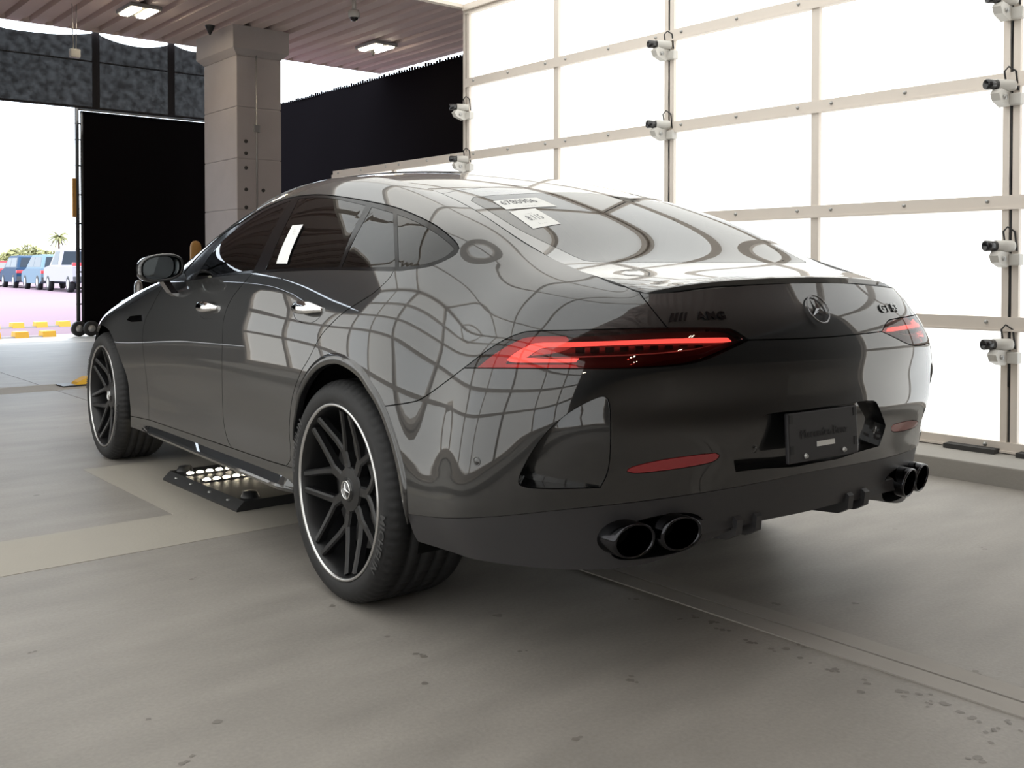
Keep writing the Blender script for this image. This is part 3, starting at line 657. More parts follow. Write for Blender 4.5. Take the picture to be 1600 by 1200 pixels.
REAR = [  # stations round the tail: (a, y, z) per row
    [(.895, -.735, .290), (.945, -.77, .42), (.950, -.79, .53), (.945, -.80, .63), (.933, -.81, .72), (.908, -.82, .80), (.872, -.83, .88), (.82, -.83, .94), (.752, -.83, .995), (.672, -.83, 1.033), (.597, -.83, 1.054)],
    [(.80, -.90, .292), (.835, -.925, .445), (.845, -.95, .55), (.845, -.968, .635), (.838, -.978, .72), (.812, -.985, .80), (.77, -.985, .87), (.722, -.975, .925), (.672, -.965, .968), (.618, -.955, 1.002), (.572, -.94, 1.022)],
    [(.585, -1.03, .296), (.59, -1.05, .465), (.60, -1.06, .56), (.61, -1.08, .64), (.60, -1.085, .72), (.59, -1.095, .80), (.575, -1.09, .865), (.562, -1.077, .915), (.556, -1.060, .95), (.552, -1.040, .98), (.55, -1.018, 1.005)],
    [(.308, -1.08, .352), (.31, -1.108, .48), (.315, -1.125, .565), (.315, -1.14, .645), (.312, -1.14, .72), (.308, -1.145, .80), (.304, -1.14, .865), (.302, -1.127, .915), (.30, -1.112, .95), (.30, -1.092, .985), (.30, -1.070, 1.020)],
    [(0, -1.09, .36), (0, -1.125, .49), (0, -1.145, .57), (0, -1.155, .65), (0, -1.155, .72), (0, -1.16, .80), (0, -1.155, .865), (0, -1.142, .915), (0, -1.128, .95), (0, -1.106, .99), (0, -1.085, 1.028)]]
FY = [-.06, -.01, 0, 0, 0, 0, -.03, -.06, -.08, -.09, -.10]
NR = 11
def station_grid():
    st = []
    for a, y in ((0.0, 3.91), (.31, 3.89), (.52, 3.82)):
        st.append([(a, y+FY[r], TZ[r][0]-.01) for r in range(NR)])
    for k in range(11): st.append([(TA[r][k], SY[k], TZ[r][k]) for r in range(NR)])
    st += REAR
    return np.array(st, float)                # (ns, NR, 3) with a positive = left
ST = station_grid(); NS = len(ST)
PAD = 3
def mir(p): q = p.copy(); q[..., 0] *= -1; return q
NET = np.concatenate([mir(ST[1:PAD+1][::-1]), ST, mir(ST[-1-PAD:-1][::-1])])
NET[..., 0] *= -1                            # left side is -x
du = np.linalg.norm(np.diff(NET, axis=0), axis=2).mean(1); UK = np.concatenate([[0], np.cumsum(du)]); UK -= UK[PAD]
dv = np.linalg.norm(np.diff(ST[3:], axis=1), axis=2).mean(0); VK = np.concatenate([[0], np.cumsum(dv)])
U0, U1, V1 = 0.0, UK[PAD+NS-1], VK[-1]
def surfA(uv, normals=False):
    uv = np.asarray(uv, float).reshape(-1, 2)
    wu, du_ = spline_weights(UK, uv[:, 0]); wv, dv_ = spline_weights(VK, uv[:, 1])
    P = np.einsum('ni,nj,ijk->nk', wu, wv, NET, optimize=True)
    if not normals: return P
    Pu = np.einsum('ni,nj,ijk->nk', du_, wv, NET, optimize=True); Pv = np.einsum('ni,nj,ijk->nk', wu, dv_, NET, optimize=True)
    N = np.cross(Pu, Pv); N /= np.linalg.norm(N, axis=1)[:, None]+1e-12
    return P, N, Pu, Pv

# ---- top surface: hood, windscreen, roof, hatch
TOP = np.array([  # y_s, a, z_s, y_c, z_c
    (-1.000, .552, 1.002, -1.072, 1.034), (-.89, .588, 1.040, -.93, 1.052), (-.78, .599, 1.064, -.81, 1.072), (-.62, .60, 1.115, -.64, 1.130), (-.48, .60, 1.170, -.49, 1.196),
    (-.35, .595, 1.222, -.35, 1.255), (-.2, .585, 1.275, -.19, 1.315), (-.035, .573, 1.322, -.01, 1.373), (.25, .567, 1.383, .29, 1.437), (.6, .567, 1.424, .66, 1.478), (.9, .575, 1.430, .98, 1.487),
    (1.15, .595, 1.412, 1.26, 1.475), (1.35, .62, 1.372, 1.48, 1.435), (1.55, .65, 1.30, 1.72, 1.358), (1.8, .70, 1.185, 1.98, 1.225), (2.05, .755, 1.07, 2.25, 1.085), (2.5, .80, .975, 2.62, 1.02), (2.95, .80, .90, 3.06, .955), (3.35, .755, .82, 3.48, .86), (3.70, .57, .715, 3.82, .72)])
TK = np.concatenate([[0], np.cumsum(np.linalg.norm(np.diff(TOP[:, 3:5], axis=0), axis=1))])
def surfT(st, normals=False):
    st = np.asarray(st, float).reshape(-1, 2)
    w, d = spline_weights(TK, st[:, 0]); t = st[:, 1]
    Q = w @ TOP; D = d @ TOP
    g = .7*t**2+.3*t**4; gt = 1.4*t+1.2*t**3
    P = np.stack([Q[:, 1]*t, Q[:, 0]+(Q[:, 3]-Q[:, 0])*(1-t*t), Q[:, 2]+(Q[:, 4]-Q[:, 2])*(1-g)], 1)
    if not normals: return P
    Ps = np.stack([D[:, 1]*t, D[:, 0]+(D[:, 3]-D[:, 0])*(1-t*t), D[:, 2]+(D[:, 4]-D[:, 2])*(1-g)], 1)
    Pt = np.stack([Q[:, 1], -(Q[:, 3]-Q[:, 0])*2*t, -(Q[:, 4]-Q[:, 2])*gt], 1)
    N = np.cross(Pt, Ps); N /= np.linalg.norm(N, axis=1)[:, None]+1e-12
    return P, N, Ps, Pt

# ---- ray casting picture points on to the surfaces
class Caster:
    def __init__(s, fn, u, v):
        s.fn = fn; s.u = u; s.v = v; g = np.array([(a, b) for a in u for b in v]); P = fn(g); nv = len(v)
        f = [(i*nv+j, (i+1)*nv+j, (i+1)*nv+j+1, i*nv+j+1) for i in range(len(u)-1) for j in range(nv-1)]
        s.g = g; s.f = f; s.P = P; s.bvh = BVHTree.FromPolygons([tuple(p) for p in P], f)
    def hit(s, o, d):
        loc, nor, idx, dist = s.bvh.ray_cast(Vector(o), Vector(d).normalized())
        if loc is None:
            # silhouette miss: take the surface point nearest to the ray
            dn = np.array(d)/np.linalg.norm(d); w_ = s.P-o; t = w_ @ dn; e = np.linalg.norm(w_-t[:, None]*dn, axis=1); return s.g[np.argmin(e)]
        uv = s.g[list(s.f[idx])].mean(0); d = np.array(d, float); t = None
        for it in range(6):
            P, N, Pu, Pv = s.fn(uv, True); r = P[0]-o
            if t is None: t = (r @ d)/(d @ d)
            J = np.stack([Pu[0], Pv[0], -d], 1); res = r-t*d
            try: dx = np.linalg.solve(J, -res)
            except Exception: break
            uv = uv+np.clip(dx[:2], -.08, .08); t += dx[2]
        return uv
    def px(s, pts): return np.array([s.hit(CAMC, ray(p, AXC)) for p in pts])
    def pxr(s, pts):
        o = CAMC*[-1, 1, 1]; return np.array([s.hit(o, ray(p, AXC)*[-1, 1, 1]) for p in pts])
    def near(s, p):
        uv = s.g[np.argmin(np.linalg.norm(s.P-np.array(p), axis=1))]
        for it in range(6):
            P, N, Pu, Pv = s.fn(uv, True); J = np.stack([Pu[0], Pv[0]], 1); dx = np.linalg.lstsq(J, np.array(p)-P[0], rcond=None)[0]; uv = uv+np.clip(dx, -.05, .05)
        return uv
CA = Caster(surfA, np.linspace(U0, U1, 320), np.linspace(0, V1, 90))
CT = Caster(surfT, np.linspace(0, TK[-1], 200), np.linspace(-1, 1, 60))

def smooth(pts, step=0.02, closed=False):
    """Catmull-Rom through points (any dimension)"""
    P = np.array(pts, float); n = len(P); out = []
    if n < 3 and not closed:
        k = max(2, int(np.linalg.norm(P[-1]-P[0])/step)+1); return np.array([P[0]+(P[-1]-P[0])*t for t in np.linspace(0, 1, k)])
    for i in range(n if closed else n-1):
        p1, p2 = P[i], P[(i+1) % n]
        p0 = P[i-1] if (closed or i > 0) else 2*p1-p2
        p3 = P[(i+2) % n] if (closed or i+2 < n) else 2*p2-p1
        k = max(1, int(np.linalg.norm(p2-p1)/step))
        for q in range(k):
            t = q/k; out.append(.5*((2*p1)+(-p0+p2)*t+(2*p0-5*p1+4*p2-p3)*t*t+(-p0+3*p1-3*p2+p3)*t**3))
    if not closed: out.append(P[-1])
    return np.array(out)
def inpoly(poly, pts):
    x, y = pts[:, 0], pts[:, 1]; ins = np.zeros(len(pts), bool); n = len(poly); j = n-1
    for i in range(n):
        xi, yi = poly[i]; xj, yj = poly[j]
        c = ((yi > y) != (yj > y)); 
        if yj != yi: ins ^= c & (x < (xj-xi)*(y-yi)/(yj-yi)+xi)
        j = i
    return ins

def triangulate(dom, grid, polys):
    """constrained Delaunay over a rectangle: grid points + polylines"""
    V = []; Ed = []
    def addline(P, closed=False):
        b = len(V); V.extend(Vector((float(p[0]), float(p[1]))) for p in P); n = len(P)
        Ed.extend((b+i, b+(i+1) % n) for i in range(n if closed else n-1))
    (u0, u1), (v0, v1) = dom
    us = np.linspace(u0, u1, grid[0]); vs = np.linspace(v0, v1, grid[1])
    addline([(u, v0) for u in us]+[(u1, v) for v in vs[1:]]+[(u, v1) for u in us[::-1][1:]]+[(u0, v) for v in vs[::-1][1:-1]], True)
    allp = np.concatenate([np.asarray(p) for p, c in polys])
    gp = np.array([(u, v) for u in us[1:-1] for v in vs[1:-1]]); md = 0.3*min(us[1]-us[0], vs[1]-vs[0])
    keep = np.ones(len(gp), bool)
    for c in range(0, len(allp), 200):
        d = np.linalg.norm(gp[:, None]-allp[None, c:c+200], axis=2).min(1); keep &= d > md
    V.extend(Vector((float(p[0]), float(p[1]))) for p in gp[keep])
    for p, c in polys:
        q = np.asarray(p).copy(); q[:, 0] = np.clip(q[:, 0], u0, u1); q[:, 1] = np.clip(q[:, 1], v0, v1); addline(q, c)
    vv, ee, ff = delaunay_2d_cdt(V, Ed, [], 0, 1e-5)[:3]
    vv = np.array([(p.x, p.y) for p in vv]); ff = np.array([f for f in ff if len(f) == 3])
    a, b, c = vv[ff[:, 0]], vv[ff[:, 1]], vv[ff[:, 2]]
    area = (b[:, 0]-a[:, 0])*(c[:, 1]-a[:, 1])-(b[:, 1]-a[:, 1])*(c[:, 0]-a[:, 0])
    ff = ff[np.abs(area) > 1e-10]; area = area[np.abs(area) > 1e-10]
    ff[area < 0] = ff[area < 0][:, ::-1]
    return vv, ff

def panel(name, fn, vv, ff, mats, gap=0.0017, depth=0.014, mode='mirror', off=None, parent=None, flange_mat=None, seam_u=None, flip=False, labels=None):
    """one trimmed panel of a surface, with folded edges. mode: mirror -> two objects, merge -> one across the centreline, single"""
    ids = np.unique(ff); remap = -np.ones(len(vv), int); remap[ids] = np.arange(len(ids)); uv = vv[ids]; F = remap[ff]
    P, N, _, _ = fn(uv, True)
    if flip: N = -N
    # orient faces to N
    fn_ = np.cross(P[F[:, 1]]-P[F[:, 0]], P[F[:, 2]]-P[F[:, 0]]); s = np.einsum('ij,ij->i', fn_, N[F[:, 0]])
    F = F.copy(); F[s < 0] = F[s < 0][:, ::-1]
    if mode == 'merge':
        n = len(P); on = np.abs(uv[:, 0]-seam_u) < 1e-6
        idx = np.where(on, np.arange(n), -1); nxt = n; extra = []
        for i in range(n):
            if idx[i] < 0: idx[i] = nxt; nxt += 1; extra.append(i)
        P2 = P[extra]*[-1, 1, 1]; N2 = N[extra]*[-1, 1, 1]
        F2 = idx[F][:, ::-1]; P = np.concatenate([P, P2]); N = np.concatenate([N, N2]); F = np.concatenate([F, F2])
        uvx = np.concatenate([uv, uv[extra]])
    else: uvx = uv
    P0 = P.copy()
    if off is not None:
        P = P-N*off(uvx, P)[:, None]
        fnn = np.cross(P[F[:, 1]]-P[F[:, 0]], P[F[:, 2]]-P[F[:, 0]]); NN = np.zeros_like(P)
        for k in range(3): np.add.at(NN, F[:, k], fnn)
        NN /= np.linalg.norm(NN, axis=1)[:, None]+1e-15
    else: NN = N
    ec = {}
    for f in F:
        for k in range(3):
            a, b = int(f[k]), int(f[(k+1) % 3]); ec[(a, b)] = ec.get((a, b), 0)+1
    bd = [(a, b) for (a, b) in ec if (b, a) not in ec]
    sh = np.zeros_like(P)
    for a, b in bd:
        e = P[b]-P[a]; L = np.linalg.norm(e)
        if L < 1e-9: continue
        for q in (a, b): sh[q] += np.cross(N[q], e/L)
    ln = np.linalg.norm(sh, axis=1); ok = ln > 1e-6
    P = P.copy(); P[ok] += sh[ok]/ln[ok][:, None]*gap
    verts = [tuple(p) for p in P]; faces = [tuple(map(int, f)) for f in F]; lno = [tuple(NN[i]) for f in F for i in f]; mi = [0]*len(faces)
    if depth == 'surf' or depth != 0:
        base = {}
        for a, b in bd:
            for q in (a, b):
                if q not in base: base[q] = len(verts); verts.append(tuple(P0[q]-N[q]*.003 if depth == 'surf' else P[q]-N[q]*depth))
            fq = (b, a, base[a], base[b]); faces.append(fq); mi.append(1 if flange_mat else 0)
            w_ = np.cross(P[a]-P[b], np.array(verts[base[a]])-P[b]); w_ = w_/(np.linalg.norm(w_)+1e-12); lno += [tuple(w_)]*4
    out = []
    for side in ((0, 1) if mode == 'mirror' else (0,)):
        vs = verts if side == 0 else [(-x, y, z) for x, y, z in verts]; fs = faces if side == 0 else [f[::-1] for f in faces]
        ls = lno
        if side == 1:
            ls = []; k = 0
            for f in faces: ls += [(-q[0], q[1], q[2]) for q in lno[k:k+len(f)][::-1]]; k += len(f)
        me = bpy.data.meshes.new(name); me.from_pydata(vs, [], fs)
        me.materials.append(mats); 
        if flange_mat: me.materials.append(flange_mat)
        me.polygons.foreach_set('material_index', mi); me.polygons.foreach_set('use_smooth', [True]*len(fs))
        me.update()
        me.normals_split_custom_set(ls)
        out.append(obj(name, me, parent or CAR))
    return out

# ---- feature lines traced on the photograph
def L(*groups):
    """each group is a smooth run; runs meet at corners"""
    out = []
    for g in groups:
        s = smooth(g, 4.0); out += list(s if not out else s[1:])
    return out
lines = {}
DLO = L([(288, 424), (312, 397), (345, 367.5), (375, 347.5), (412, 325), (450, 309.5), (487, 304), (525, 306), (580, 315), (625, 326), (675, 348.5), (703, 369), (715, 382), (717, 388), (714, 395), (705, 402), (675, 415), (640, 421), (615, 423), (525, 421.5), (460, 423), (395, 426.5), (355, 430), (307, 436.5), (290, 438)], [(290, 438), (288, 424)])[:-1]
W_FRONT = L([(306, 432), (326, 400), (352, 371), (380, 349.5), (415, 328), (453, 313)], [(453, 313), (425, 360), (396, 421)], [(396, 421), (355, 426), (306, 432)])[:-1]
W_REAR = L([(466, 310), (490, 308), (525, 310.5), (570, 320)], [(570, 320), (548, 365), (528, 416)], [(528, 416), (460, 418), (414, 421)], [(414, 421), (440, 362), (466, 310)])[:-1]
W_QTR = L([(580, 322.5), (613, 332)], [(613, 332), (616, 416)], [(616, 416), (575, 416.5), (533, 416.5)], [(533, 416.5), (553, 372), (580, 322.5)])[:-1]
W_TIP = L([(620, 334), (650, 346), (680, 363), (702, 380), (709, 388)], [(709, 388), (690, 402), (655, 413), (622, 416)], [(622, 416), (620, 334)])[:-1]
LAMP = L([(725, 575), (762, 547), (790, 530), (812, 521), (831, 517.5), (887, 516), (981, 513.5), (1060, 512.5), (1128, 513), (1148, 517), (1170, 531.5)], [(1170, 531.5), (1137, 547), (1110, 559), (1081, 567.5), (1050, 571.5), (1012, 574), (950, 576), (825, 575.5), (725, 575)])[:-1]
SEAM_F = L([(266, 436), (252, 452), (237, 480), (227, 500), (222.5, 525), (224, 550), (231, 613), (233, 656)])
SEAM_B = L([(395, 426.5), (376, 448), (360, 470), (350, 497), (347.5, 530), (347, 587), (349, 653), (355, 685), (362, 700)])
SEAM_C = L([(615, 423), (607, 436), (582, 459), (540, 486), (515, 509), (500, 527), (481, 563), (469, 584), (457, 620), (452, 667), (454, 705), (453, 720), (447, 728)])
DOORBOT = L([(233, 656), (287, 674.5), (362, 700), (420, 720), (447, 728)])
ARCH_R = L([(460, 700), (460, 672), (464, 647), (470, 620), (482.5, 595), (496, 579), (510, 571), (520, 569), (531, 570), (546, 577.5), (562.5, 591), (575, 610), (587.5, 630), (597.5, 651), (606, 675), (614, 700), (624, 743), (633, 795), (645, 836), (660, 856), (682, 869)])
BSEAM = L([(580, 637.5), (640, 629), (662, 621), (700, 594), (725, 575)])
SKIRT = L([(629, 803), (700, 810), (780, 807), (880, 797), (980, 786.5), (1080, 773), (1150, 761.5), (1205, 751)])
TRUNK_L = L([(1003, 463), (1022, 487), (1043, 512.8)])
VENT = L([(950, 624), (942, 620), (920, 628), (890, 645), (862, 668), (838, 697), (820, 727), (811, 750), (818, 760), (860, 763.5), (938, 762)], [(938, 762), (950, 735), (954, 690), (953, 640), (950, 624)])[:-1]
REFLEC = L([(980, 737), (988, 730), (1040, 718), (1118, 708), (1124, 711), (1112, 722), (1060, 732), (1000, 739), (980, 737)])[:-1]

ARCH_FP = L([(204, 680), (204, 651), (203, 629), (199, 592), (188, 560), (178, 533), (170, 516), (162, 509.5)])
RECESS_R = L([(1300, 635), (1330, 631.5), (1362, 626), (1378, 623.5)], [(1378, 623.5), (1394, 624), (1402, 636), (1411, 658)], [(1411, 658), (1400, 690)], [(1400, 690), (1330, 712), (1300, 718)])
EXH = L([(953, 862), (957, 846), (975, 826), (1010, 812), (1060, 803), (1090, 806), (1100, 818), (1096, 840), (1078, 857), (1040, 868), (985, 875), (962, 872), (953, 862)])[:-1]
pA = {k: CA.px(v) for k, v in dict(dlo=DLO, wf=W_FRONT, wr=W_REAR, wq=W_QTR, wt=W_TIP, lamp=LAMP, sf=SEAM_F, sb=SEAM_B, sc=SEAM_C, db=DOORBOT, ar=ARCH_R, af=ARCH_FP, bs=BSEAM, sk=SKIRT, tl=TRUNK_L, vent=VENT, refl=REFLEC, exh=EXH).items()}
pA['rec'] = CA.pxr(RECESS_R)
# ---- regions of the side/rear surface
def ext(line, first=None, last=None):
    l = [tuple(p) for p in line]
    return ([first] if first else [])+l+([last] if last else [])
af = [tuple(p) for p in pA['af']]
for t in np.linspace(1.45, -0.45, 16):
    af.append(tuple(CA.near((-.955, 2.951+.405*math.cos(t), .352+.405*math.sin(t)))))
ARF = [(af[0][0], -.05)]+af+[(af[-1][0], -.05)]
ar = [tuple(p) for p in pA['ar']]
ARR = [(ar[0][0]-.01, -.05), (ar[0][0]-.004, ar[0][1]*.6)]+ar+[(ar[-1][0], -.05)]
lampi = int(np.argmax(pA['lamp'][:, 0])); LTIP = pA['lamp'][lampi]; LOUT = pA['lamp'][0]
tb = np.array([LTIP, CA.pxr([(1373, 519.5)])[0]*0+[ (LTIP[0]+U1)/2, LTIP[1]-.004], [U1, LTIP[1]-.006]])      # trunk lid lower seam to the centre
tb = smooth(tb, .02)
sk = list(map(tuple, pA['sk'])); v_end = sk[-1][1]; sk.append((U1, v_end-0.0))
rec = [(U1-(U1-p[0])*(U1-5.925)/(U1-5.783), p[1]) for p in pA['rec']]; rec = [(U1, rec[0][1])]+[p for p in rec if 5.4 < p[0] < U1-.004]+[(U1, rec[-1][1])]
# door bottom continues as the sill top to both arches
st_l = [tuple(CA.px([(198, 649)])[0])]+[tuple(CA.px([(204, 650)])[0])]+list(map(tuple, pA['db']))+[tuple(CA.px([(462, 733)])[0]), tuple(CA.px([(466, 735)])[0])]
SILL = [(st_l[0][0], -.05)]+st_l+[(st_l[-1][0], -.05)]
sf, sb, sc = [list(map(tuple, pA[k])) for k in ('sf', 'sb', 'sc')]
VT = V1+.05
FDOOR = [(sf[0][0], VT)]+sf+list(map(tuple, pA['db'][:int(np.argmin(np.linalg.norm(pA['db']-pA['sb'][-1], axis=1)))+1]))[1:]+sb[::-1][1:]+[(sb[0][0], VT)]
k0 = int(np.argmin(np.linalg.norm(pA['db']-pA['sb'][-1], axis=1)))
RDOOR = [(sb[0][0], VT)]+sb+list(map(tuple, pA['db'][k0:]))[1:]+sc[::-1][1:]+[(sc[0][0], VT)]
# everything behind the rear arch and below the quarter/lamp/trunk seam is bumper
lamp_low = [tuple(p) for p in pA['lamp'][lampi:]]
bs = list(map(tuple, pA['bs']))
BUMP = [(bs[0][0], -.05)]+bs+lamp_low[::-1]+list(map(tuple, tb))+[(U1+.01, tb[-1][1]), (U1+.01, -.05)]
SKRT = [(sk[0][0]-.02, -.05), (sk[0][0]-.02, sk[0][1])]+sk+[(U1+.01, sk[-1][1]), (U1+.01, -.05)]
tl = list(map(tuple, pA['tl']))
lamp_up = [tuple(p) for p in pA['lamp'][:lampi+1]]
j0 = int(np.argmin([abs(p[0]-tl[-1][0])+abs(p[1]-tl[-1][1]) for p in lamp_up]))
TRNK = [(tl[0][0], VT)]+tl[:-1]+lamp_up[j0:]+list(map(tuple, tb))[1:]+[(U1+.01, tb[-1][1]), (U1+.01, VT)]
FRNT_U = float(CA.near((-.88, 3.36, .55))[0])
dl = [tuple(p) for p in pA['dlo']]
polys = [([(dl[0][0]-.03, VT), (dl[0][0]-.03, dl[0][1]+.01), dl[0]], False), (sf, False), (sb, False), (sc, False), (pA['db'], False), (st_l[:3], False), (st_l[-3:], False), (dl, True), (pA['wf'], True), (pA['wr'], True), (pA['wq'], True), (pA['wt'], True), (pA['lamp'], True),
         (ARF, False), (ARR, False), (bs, False), (sk, False), (tl, False), (tb, False), (pA['vent'], True), (pA['refl'], True), (rec, False), (pA['exh'], True), ([(FRNT_U, 0), (FRNT_U, V1)], False), ([(sf[0][0], VT), sf[0]], False)]
VV, FF = triangulate(((U0, U1), (0, V1)), (250, 46), polys)
cen = VV[FF].mean(1)
def inp(poly): return inpoly([tuple(p) for p in poly], cen)
used = np.zeros(len(FF), bool)
R = {}
def region(name, mask):
    m = mask & ~used; used[m] = True; R[name] = FF[m]
region('arch', inp(ARF) | inp(ARR))
for k, nm in (('wf', 'wf'), ('wr', 'wr'), ('wq', 'wq'), ('wt', 'wt')): region(nm, inp(pA[k]))
region('dlo', inp(dl)); region('lamp', inp(pA['lamp'])); region('vent', inp(pA['vent'])); region('refl', inp(pA['refl'])); region('exh', inp(pA['exh']))
recp = rec+[(U1+.01, rec[-1][1]), (U1+.01, rec[0][1])]
tip_i = int(np.argmax(pA['dlo'][:, 0]))
region('rail', inp([(dl[0][0]-.03, VT), (dl[0][0]-.03, dl[0][1]+.01)]+dl[:tip_i+1]+[(dl[tip_i][0], VT)]))
region('skirt', inp(SKRT)); region('rec', inp(recp)); region('bump', inp(BUMP)); region('trunk', inp(TRNK)); region('sill', inp(SILL)); region('fdoor', inp(FDOOR)); region('rdoor', inp(RDOOR))
region('front', cen[:, 0] < FRNT_U); region('fend', cen[:, 0] < sf[3][0]+0.3*0+((sf[0][0]-sf[3][0]) if False else 0) ); region('apil', (cen[:, 1] > dl[0][1]-.02) & (cen[:, 0] < sc[0][0]))
region('qtr', np.ones(len(FF), bool))
R['qtr'] = np.concatenate([R['qtr'], R['rail']]); R['fend'] = np.concatenate([R['fend'], R['apil']])
print({k: len(v) for k, v in R.items()})

panel('front_fender', surfA, VV, R['fend'], M_PAINT)
doors_f = panel('front_door', surfA, VV, R['fdoor'], M_PAINT)
doors_r = panel('rear_door', surfA, VV, R['rdoor'], M_PAINT)
panel('quarter_panel', surfA, VV, R['qtr'], M_PAINT, depth=.02)
panel('side_sill', surfA, VV, R['sill'], M_PAINT, depth=.03)
panel('front_bumper', surfA, VV, R['front'], M_PAINT, mode='merge', seam_u=U0)
BUMPER = panel('rear_bumper', surfA, VV, R['bump'], M_PAINT, mode='merge', seam_u=U1)[0]
SK = panel('rear_skirt', surfA, VV, R['skirt'], M_SKIRT, mode='merge', seam_u=U1, depth=.02, off=lambda uv, P: np.full(len(P), .004))[0]
TRUNK = panel('trunk_lid', surfA, VV, R['trunk'], M_PAINT, mode='merge', seam_u=U1)[0]
panel('window_trim', surfA, VV, R['dlo'], M_TRIM, gap=.001, off=lambda uv, P: np.full(len(P), .003), flange_mat=M_BLACK)
for nm, k in (('front_window', 'wf'), ('rear_side_window', 'wr'), ('quarter_window', 'wq'), ('corner_window', 'wt')):
    R[nm] = panel(nm, surfA, VV, R[k], M_GLASS, gap=.0, depth=.003, off=lambda uv, P: np.full(len(P), .004), flange_mat=M_BLACK)
REC = panel('plate_recess', surfA, VV, R['rec'], M_PAINT, mode='merge', seam_u=U1, depth='surf', gap=0.0, off=lambda uv, P: np.full(len(P), .036), parent=BUMPER)[0]
vu0, vu1 = pA['vent'][:, 0].min(), pA['vent'][:, 0].max()
def voff(uv, P): return .004+.052*np.clip((vu1-uv[:, 0])/(vu1-vu0), 0, 1)
for i, o in enumerate(panel('bumper_vent', surfA, VV, R['vent'], M_PAINT, depth='surf', gap=0.0, off=voff, flange_mat=M_GLOSSBLK)): o.parent = BUMPER
for o in panel('reflector', surfA, VV, R['refl'], M_REFL, depth=.01, gap=.0005): o.parent = BUMPER
for o in panel('exhaust_recess', surfA, VV, R['exh'], M_BLACK, depth='surf', gap=0.0, off=lambda uv, P: np.full(len(P), .05)): o.parent = SK

# dark inner shell closes the shut lines
def shell():
    keep = np.concatenate([R[k] for k in ('fend', 'fdoor', 'rdoor', 'qtr', 'sill', 'front', 'bump', 'skirt', 'trunk', 'dlo')])
    return panel('inner_shell', surfA, VV, keep, M_BLACK, gap=0.0, depth=0, off=lambda uv, P: np.full(len(P), .013))
shell()

# ---- patches lying on a surface
def patch(name, c, poly, m, off=0.0, depth=.004, parent=None, grid=.03, mirror=True, mode=None):
    poly = np.asarray(poly); lo = poly.min(0)-.002; hi = poly.max(0)+.002
    n = [max(4, int((hi[i]-lo[i])/grid)+2) for i in (0, 1)]
    vv, ff = triangulate(((lo[0], hi[0]), (lo[1], hi[1])), n, [(poly, True)])
    k = inpoly([tuple(p) for p in poly], vv[ff].mean(1))
    return panel(name, c.fn, vv, ff[k], m, gap=0, depth=depth, mode=mode or ('mirror' if mirror else 'single'), off=(lambda uv, P: np.full(len(P), off)) if off else None, parent=parent)

# ---- tail lamps
lens = panel('tail_lamp', surfA, VV, R['lamp'], M_LENS, gap=.0015, depth=.012, flange_mat=M_BLACK)
inner = panel('lamp_housing', surfA, VV, R['lamp'], M_LAMPIN, gap=.002, depth=0, off=lambda uv, P: np.full(len(P), .028))
BAR = L([(788, 561), (800, 551), (822, 538), (840, 533), (890, 531.5), (950, 530.5), (1044, 528), (1130, 526.5), (1142, 527.5), (1146, 531), (1136, 534), (1044, 535), (950, 537), (880, 539), (850, 540), (838, 544), (826, 552), (818, 557)], [(818, 557), (860, 558.5), (905, 558), (900, 563.5), (850, 564), (800, 564), (788, 561)])[:-1]
RED = L([(735, 573), (765, 549), (800, 528), (826, 519.5), (884, 519), (880, 530), (838, 532), (818, 538), (784, 562), (800, 566.5), (900, 567), (905, 573)], [(905, 573), (735, 573)])[:-1]
WHT = L([(828, 554), (840, 545), (856, 541.5), (893, 540.5)], [(893, 540.5), (880, 546), (860, 550.5)], [(860, 550.5), (828, 554)])[:-1]
WLN = L([(828, 556), (900, 554.5), (1012, 551), (1080, 545), (1120, 538)], [(1120, 538), (1080, 547), (1012, 553), (900, 556.5), (828, 556)])[:-1]
for nm, P_, m, of in (('light_bar', BAR, M_LAMPLIT, .010), ('red_field', RED, M_LAMPRED, .020), ('reverse_light', WHT, M_LAMPWHT, .009), ('chrome_line', WLN, M_LAMPWHT, .011)):
    os_ = patch(nm, CA, CA.px(P_), m, of, .003)
    for i, o in enumerate(os_): o.parent = lens[i]
for k in range(9):
    x0 = 899+24*k; w_ = 15-0.5*k; y0 = 540+.0*k-0.012*(x0-899); h_ = 9-.45*k
    os_ = patch('led_cell', CA, CA.px([(x0, y0), (x0+w_, y0-.2), (x0+w_, y0+h_), (x0, y0+h_)]), M_DCHROME, .012, .006, grid=.05)
    for i, o in enumerate(os_): o.parent = lens[i]
for i, o in enumerate(inner): o.parent = lens[i]

# ---- top: hood, windscreen, roof, hatch, rear glass
HSEAM = L([(692, 302.5), (720, 297), (750, 293.7), (790, 291), (825, 290), (862, 290), (900, 291)])
RGL = L([(733, 311.5), (740, 308.5), (775, 305), (820, 302.7), (864, 301), (920, 301.5), (975, 305)])
def tmir(P): return np.array([(p[0], -p[1]) for p in P])
hs = CT.px(HSEAM); hs = hs[hs[:, 1] < 0.0]; hsc = float(hs[-1, 0])
hs = np.concatenate([[[hs[0, 0], -1.02]], hs, [[hsc+.004, 0]]]); hs = np.concatenate([hs, tmir(hs[:-1])[::-1]])
gtop = CT.px(RGL); gtop = gtop[gtop[:, 1] < -.02]
gleft = CT.px(L([(733, 311.5), (765, 330), (805, 355), (840, 373), (869, 387), (903, 403), (920, 408), (949, 409.5)])[1:])
gbot = CT.px(L([(949, 409.5), (1000, 409.6), (1060, 409.6), (1090, 409.6)])[1:]); gbot = gbot[gbot[:, 1] < -.02]
half = np.concatenate([[[float(gbot[-1, 0])+.0, 0]], gbot[::-1], gleft[::-1], gtop[1:], [[float(gtop[-1, 0])+.004, 0]]])
